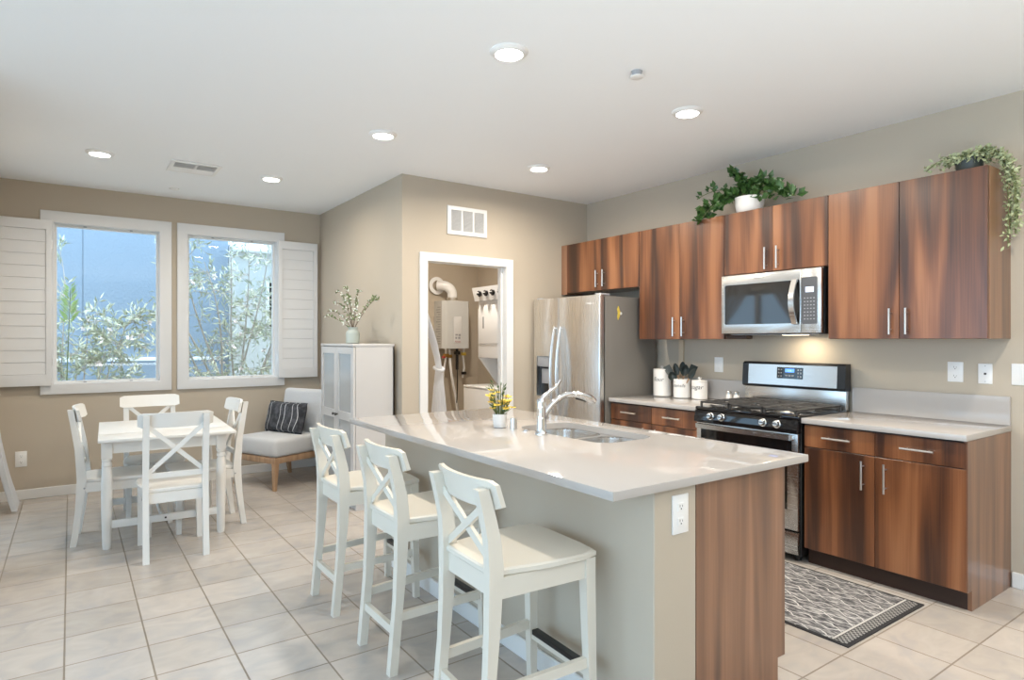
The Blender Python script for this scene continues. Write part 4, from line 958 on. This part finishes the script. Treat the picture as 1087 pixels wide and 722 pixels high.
# ---------------------------------------------------------------- dining set
def chair(name, seat_z, top_z, stool, label, cat, group, mt):
    t = thing(name, label, cat, (0, 0, 0), group)
    hw = .172; s = stool
    def ry(z):                                 # rear post centre line
        pts = [(0, -.255), (seat_z*.5, -.222), (seat_z, -.205), (seat_z+.2, -.222), (top_z, -.27)] if not s else [(0, -.235), (seat_z*.6, -.20), (seat_z, -.19), (seat_z+.12, -.20), (top_z, -.245)]
        for (a, p), (b, q) in zip(pts, pts[1:]):
            if a <= z <= b: return p+(q-p)*(z-a)/(b-a)
        return pts[-1][1]
    zs = [0, .12, .25, .36, seat_z, seat_z+.1, seat_z+.2, top_z-.09, top_z-.012] if not s else [0, .15, .3, .45, .55, seat_z, seat_z+.1, seat_z+.18, top_z-.02]
    if s: hw = .163
    for sx in (-1, 1):
        MB().loft([(sx*(hw-(.002 if not s else .0)), ry(z), z, .036, .036+.020*max(0, 1-abs(z-seat_z)/.35)) for z in zs]).build('leg', mt, t)
        f = .19 if not s else .195
        top = seat_z-.024
        fo = .012 if s else 0
        MB().loft([(sx*(.182+fo*.3), f+fo, 0, .030, .030), (sx*.178, f, top-.09, .042, .042), (sx*.178, f, top, .042, .042)]).build('leg', mt, t)
    # seat: slightly dished plate wider at the front
    def seat_ring(z, ins):
        pts = [(.165-ins, -.205+ins), (.205-ins, .0), (.212-ins, .15), (.195-ins, .222-ins), (.10, .232-ins), (-.10, .232-ins), (-.195+ins, .222-ins), (-.212+ins, .15), (-.205+ins, .0), (-.165+ins, -.205+ins)]
        return [(x, y, z) for x, y in pts]
    MB().rings([seat_ring(seat_z-.026, .006), seat_ring(seat_z-.020, 0), seat_ring(seat_z-.006, 0), seat_ring(seat_z, .007)]).build('seat', mt, t)
    a0, a1 = seat_z-.026-(.065 if not s else .07), seat_z-.026
    m = MB().box(-.158, .158, .185, .203, a0, a1).box(-.155, .155, ry(a0)-.002, ry(a0)+.018, a0, a1)
    for sx in (-1, 1): m.bar((sx*.172, ry(a0)+.02, (a0+a1)/2), (sx*.182, .18, (a0+a1)/2), .018, a1-a0)
    m.build('seat_apron', mt, t)
    # curved top rail in front of the posts
    rz0, rz1 = (top_z-.095, top_z) if not s else (top_z-.092, top_z+.006); rw = .216 if not s else .203
    n = 14; rs = []
    for k in range(n+1):
        u = -1+2*k/n; x = u*rw; c = -.038*(1-u*u)+.024
        e = .012*max(0, abs(u)-.9)/.1
        y0, y1 = ry(rz0)+.020+c, ry(rz1)+.020+c
        rs.append([(x, y0-.009, rz0+e), (x, y0+.009, rz0+e), (x, y1+.009, rz1-e), (x, y1-.009, rz1-e)])
    MB().rings(rs).build('top_rail', mt, t)
    lz = seat_z+.085 if not s else None
    if lz:
        rs = [[(x, ry(lz)+q, lz+dz) for q, dz in ((-.01, -.017), (.01, -.017), (.01, .017), (-.01, .017))] for x in (-hw+.015, 0, hw-.015)]
        MB().rings(rs).build('lower_rail', mt, t)
    zl, zu = (lz+.015, rz0+.012) if lz else (seat_z+.012, rz0+.012)
    for q, (a, b) in enumerate(((-1, 1), (1, -1))):
        off = .008*(1 if q else -1)*0
        MB().bar((a*(hw-.012), ry(zl)+.002+q*.004, zl), (b*(hw-.012), ry(zu)+.006+q*.004, zu), .014, .027, up=(0, -1, 0) if False else (0, 0, 1)).build('cross_slat', mt, t)
    if s:
        m = MB()
        for sx in (-1, 1): m.bar((sx*.163, ry(.24), .235), (sx*.181, .198, .245), .02, .035)
        m.bar((-.155, ry(.175), .175), (.155, ry(.175), .175), .02, .035).build('stretcher', mt, t)
        fr_ = MB().bar((-.17, .203, .205), (.17, .203, .205), .022, .036).build('footrest', mt, t)
        MB().box(-.158, .158, .188, .218, .2235, .2275, .001, 1).box(-.158, .158, .188, .1915, .209, .2275).build('metal_strip', 'black', fr_)
    else:
        for sx in (-1, 1): MB().cyl((sx*.19, -.19, a0+.03), (sx*.192, -.19, a0+.03), .006, 8).build('screw_cap', 'greyp', t)
    return t
R = math.radians
ch = chair('dining_chair', .452, .938, False, '', 'chair', 'white dining chairs', 'furn')
place(ch, True, (.564, 4.752, 0), R(-2), 'white cross back dining chair with its back to the camera')
place(ch, False, (.283, 5.315, 0), R(-95), 'white cross back dining chair in profile on the window side left of the table')
place(ch, False, (.545, 5.80, 0), R(180), 'white cross back dining chair at the far side of the table under the windows')
place(ch, False, (.822, 5.255, 0), R(92), 'white cross back dining chair between the table and the armchair')
tb = thing('dining_table', 'white dining table with turned legs and seamed top', 'table', (.575, 5.4, 0))
TX0, TX1, TY0, TY1, TZ = .165, 1.005, 4.875, 5.965, .742
m = MB().box(TX0, TX1, TY0, 5.188, TZ-.02, TZ, .004).box(TX0, TX1, 5.190, TY1, TZ-.02, TZ, .004); m.build('tabletop', 'furn', tb)
LX = (.215, .915); LY = (4.972, 5.655)
m = MB().box(LX[0], LX[1], LY[0]-.012, LY[0]+.008, TZ-.105, TZ-.02).box(LX[0], LX[1], LY[1]-.008, LY[1]+.012, TZ-.105, TZ-.02)
for x in LX: m.box(x-.01, x+.01, LY[0], LY[1], TZ-.105, TZ-.02)
m.build('apron', 'furn', tb)
for x in LX:
    for y in LY:
        m = MB().box(x-.032, x+.032, y-.032, y+.032, TZ-.135, TZ-.02, .004)
        m.lathe([(.030, TZ-.135), (.030, TZ-.15), (.022, TZ-.158), (.029, TZ-.168), (.029, TZ-.185), (.023, TZ-.192), (.030, TZ-.215), (.033, .42), (.032, .25), (.026, .03), (.024, 0)], (x, y, 0), 20)
        m.build('leg', 'furn', tb)
m = MB().box(LX[0], LX[1], LY[0]-.01, LY[0]+.01, .135, .185, .003).box(LX[0], LX[1], LY[1]-.01, LY[1]+.01, .135, .185, .003).box(.531, .551, LY[0]+.01, LY[1]-.01, .138, .182, .003)
m.build('stretcher', 'furn', tb)
MB().cyl((.56, LY[0]-.012, .16), (.56, LY[0]-.009, .16), .007, 10).build('bolt', 'black', tb)
tb.rotation_euler = (0, 0, R(-2.2))

# bar stools
sg = 'white bar stools along the island'
stl = chair('bar_stool', .645, .935, True, '', 'bar stool', sg, 'stool')
place(stl, True, (1.33, 1.865, 0), R(-92), 'white cross back bar stool nearest the camera at the island')
place(stl, False, (1.332, 2.585, 0), R(-90), 'white cross back bar stool in the middle of the row at the island')
place(stl, False, (1.332, 3.270, 0), R(-90), 'white cross back bar stool farthest along the island near the display cabinet')

# ---------------------------------------------------------------- armchair, pillow
ac = thing('armchair', 'grey upholstered armless chair with wooden legs in the corner', 'armchair', (0, 0, 0))
# local frame: +y is the way the chair faces, x along its width
MB().box(-.30, .30, -.21, .34, .30, .475, .045, 4).build('seat_cushion', 'fabric', ac, smooth=70)
mx = Matrix.Translation((0, -.205, .40)) @ Matrix.Rotation(R(9), 4, 'X')
MB().box(-.30, .30, -.075, .045, -.05, .505, .045, 4, mx).build('backrest', 'fabric', ac, smooth=70)
m = MB().box(-.295, .295, .31, .338, .245, .30, .004).box(-.295, .295, -.28, -.25, .245, .30, .004).box(-.295, -.267, -.27, .33, .245, .30, .004).box(.267, .295, -.27, .33, .245, .30, .004)
m.box(-.28, .28, -.26, .32, .285, .302); m.build('frame', 'oak', ac)
for sx in (-1, 1):
    MB().loft([(sx*.292, .335, 0, .028, .028), (sx*.272, .312, .26, .05, .05)]).build('leg', 'oak', ac)
    MB().loft([(sx*.265, -.29, 0, .028, .028), (sx*.262, -.25, .26, .05, .05)]).build('leg', 'oak', ac)
ac.location = (1.735, 6.395, 0); ac.rotation_euler = (0, 0, R(113.5))
pl = thing('throw_pillow', 'dark pillow with thin white stripes on the grey armchair', 'pillow', (0, 0, 0))
def pil(u, v):
    a, b = u*2-1, v*2-1
    return (a, b)
def pf(sgn):
    def fn(u, v):
        a, b = u*2-1, v*2-1; e = max(0, (1-a**4)*(1-b**4))**.5
        sx = 1-.05*(1-b*b)*abs(a); sz = 1-.06*(1-a*a)*abs(b)
        return (.275*a*(1-.04*(1-b*b)), sgn*.075*e, .155*b*(1-.05*(1-a*a)))
    return fn
m = MB().grid(pf(1), 24, 16); m.grid(pf(-1), 24, 16); bmesh.ops.remove_doubles(m.bm, verts=m.bm.verts, dist=.0005); bmesh.ops.recalc_face_normals(m.bm, faces=m.bm.faces)
m.build('cover', 'pillow', pl, smooth=70)
m = MB(); m.tube([Vector(pf(1)(u, v)) for u, v in [(k/12, 0) for k in range(12)]+[(1, k/8) for k in range(8)]+[(1-k/12, 1) for k in range(12)]+[(0, 1-k/8) for k in range(9)]], .005, 6); m.build('piping', 'pillow', pl)
_m = Matrix.Translation(ac.location) @ Matrix.Rotation(R(113.5), 4, 'Z') @ Matrix.Translation((.045, -.06, .622)) @ Matrix.Rotation(R(14), 4, 'X') @ Matrix.Rotation(R(180), 4, 'Z')
pl.location = _m.translation; pl.rotation_euler = _m.to_euler()

# ---------------------------------------------------------------- display cabinet and vase
DX0, DX1, DY0_, DY1_, DH = 1.883, 2.245, 4.909, 5.705, 1.368
dc = thing('display_cabinet', 'white display cabinet with glass doors beside the armchair', 'cabinet', ((DX0+DX1)/2, (DY0_+DY1_)/2, 0))
x0 = DX0+.022
m = MB().box(x0, DX1, DY0_, DY0_+.02, 0, DH-.022).box(x0, DX1, DY1_-.02, DY1_, 0, DH-.022).box(DX1-.012, DX1, DY0_, DY1_, .05, DH-.022).box(x0, DX1, DY0_, DY1_, .07, .09)
m.box(x0+.015, x0+.03, DY0_+.02, DY1_-.02, 0, .07)
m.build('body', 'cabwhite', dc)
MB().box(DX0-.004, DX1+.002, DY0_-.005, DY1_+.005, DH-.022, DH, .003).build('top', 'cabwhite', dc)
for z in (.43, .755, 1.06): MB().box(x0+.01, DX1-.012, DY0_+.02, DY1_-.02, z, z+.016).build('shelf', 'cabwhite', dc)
ym = (DY0_+DY1_)/2
for (a, b, s) in ((DY0_+.002, ym-.0015, 1), (ym+.0015, DY1_-.002, -1)):
    fw = .055
    dd = MB().plate(rect(a, b, .075, DH-.026), [rect(a+fw, b-fw, .13, .725), rect(a+fw, b-fw, .795, DH-.085)], 'x', DX0, DX0+.02, .002).build('door', 'cabwhite', dc)
    for z0, z1 in ((.125, .73), (.79, DH-.08)): MB().box(DX0+.008, DX0+.012, a+fw-.004, b-fw+.004, z0, z1).build('pane', 'cabglass', dd, smooth=0)
    yk = (b-.028) if s > 0 else (a+.028)
    MB().lathe([(.006, 0), (.006, .012), (.013, .017), (.011, .026), (.001, .027)], (DX0, yk, .762), 16, mx=Matrix.Rotation(R(-90), 4, 'Y')).build('knob', 'slot', dd)
vx, vy = 2.06, 5.38
vs = thing('flower_vase', 'sage green vase of leafy white sprigs on the display cabinet', 'vase', (vx, vy, DH))
MB().lathe([(.052, DH), (.060, DH+.006), (.061, DH+.085), (.055, DH+.108), (.040, DH+.120), (.037, DH+.128), (.047, DH+.146), (.042, DH+.146), (.033, DH+.128), (.03, DH+.06), (.001, DH+.05)], (vx, vy, 0), 32).build('vase', 'vase', vs, smooth=50)
st = MB(); lf = MB(); bl = MB()
rx, ry_ = .35, -.90                     # spread mostly across the room
for (s, d, h, bend) in ((-.06, .03, .40, -.10), (-.17, .02, .36, -.10), (-.28, .0, .18, -.14), (-.22, -.04, .25, -.12), (.10, .02, .33, 0), (.24, -.06, .26, .04), (.04, -.05, .24, 0), (-.10, -.05, .28, -.03), (.27, -.08, .25, .05), (-.33, .05, .13, -.10)):
    p0 = (vx, vy, DH+.10); p1 = (vx+rx*s*.3, vy+ry_*s*.3+d, DH+.12+h*.65); p2 = (vx+rx*s*.8, vy+ry_*s*.8+d, DH+.12+h*1.1); p3 = (vx+rx*(s+bend*.5), vy+ry_*(s+bend*.5)+d, DH+.14+h*(1 if bend > -.05 else .88))
    P = bez([p0, p1, p2, p3], 12); st.tube(P, .0022, 5)
    for k in range(34):
        u = rnd(.2, 1)*12; i = min(int(u), 11); q = P[i].lerp(P[i+1], u-i)
        (bl if random.random() < .35 else lf).leaf(q, (rdir()+Vector((0, 0, .4))), rdir(), rnd(.022, .036), rnd(.012, .018))
st.build('stem', 'twig', vs); lf.build('foliage', 'leaf_euc', vs, smooth=0); bl.build('blossom', 'blossom', vs, smooth=0)
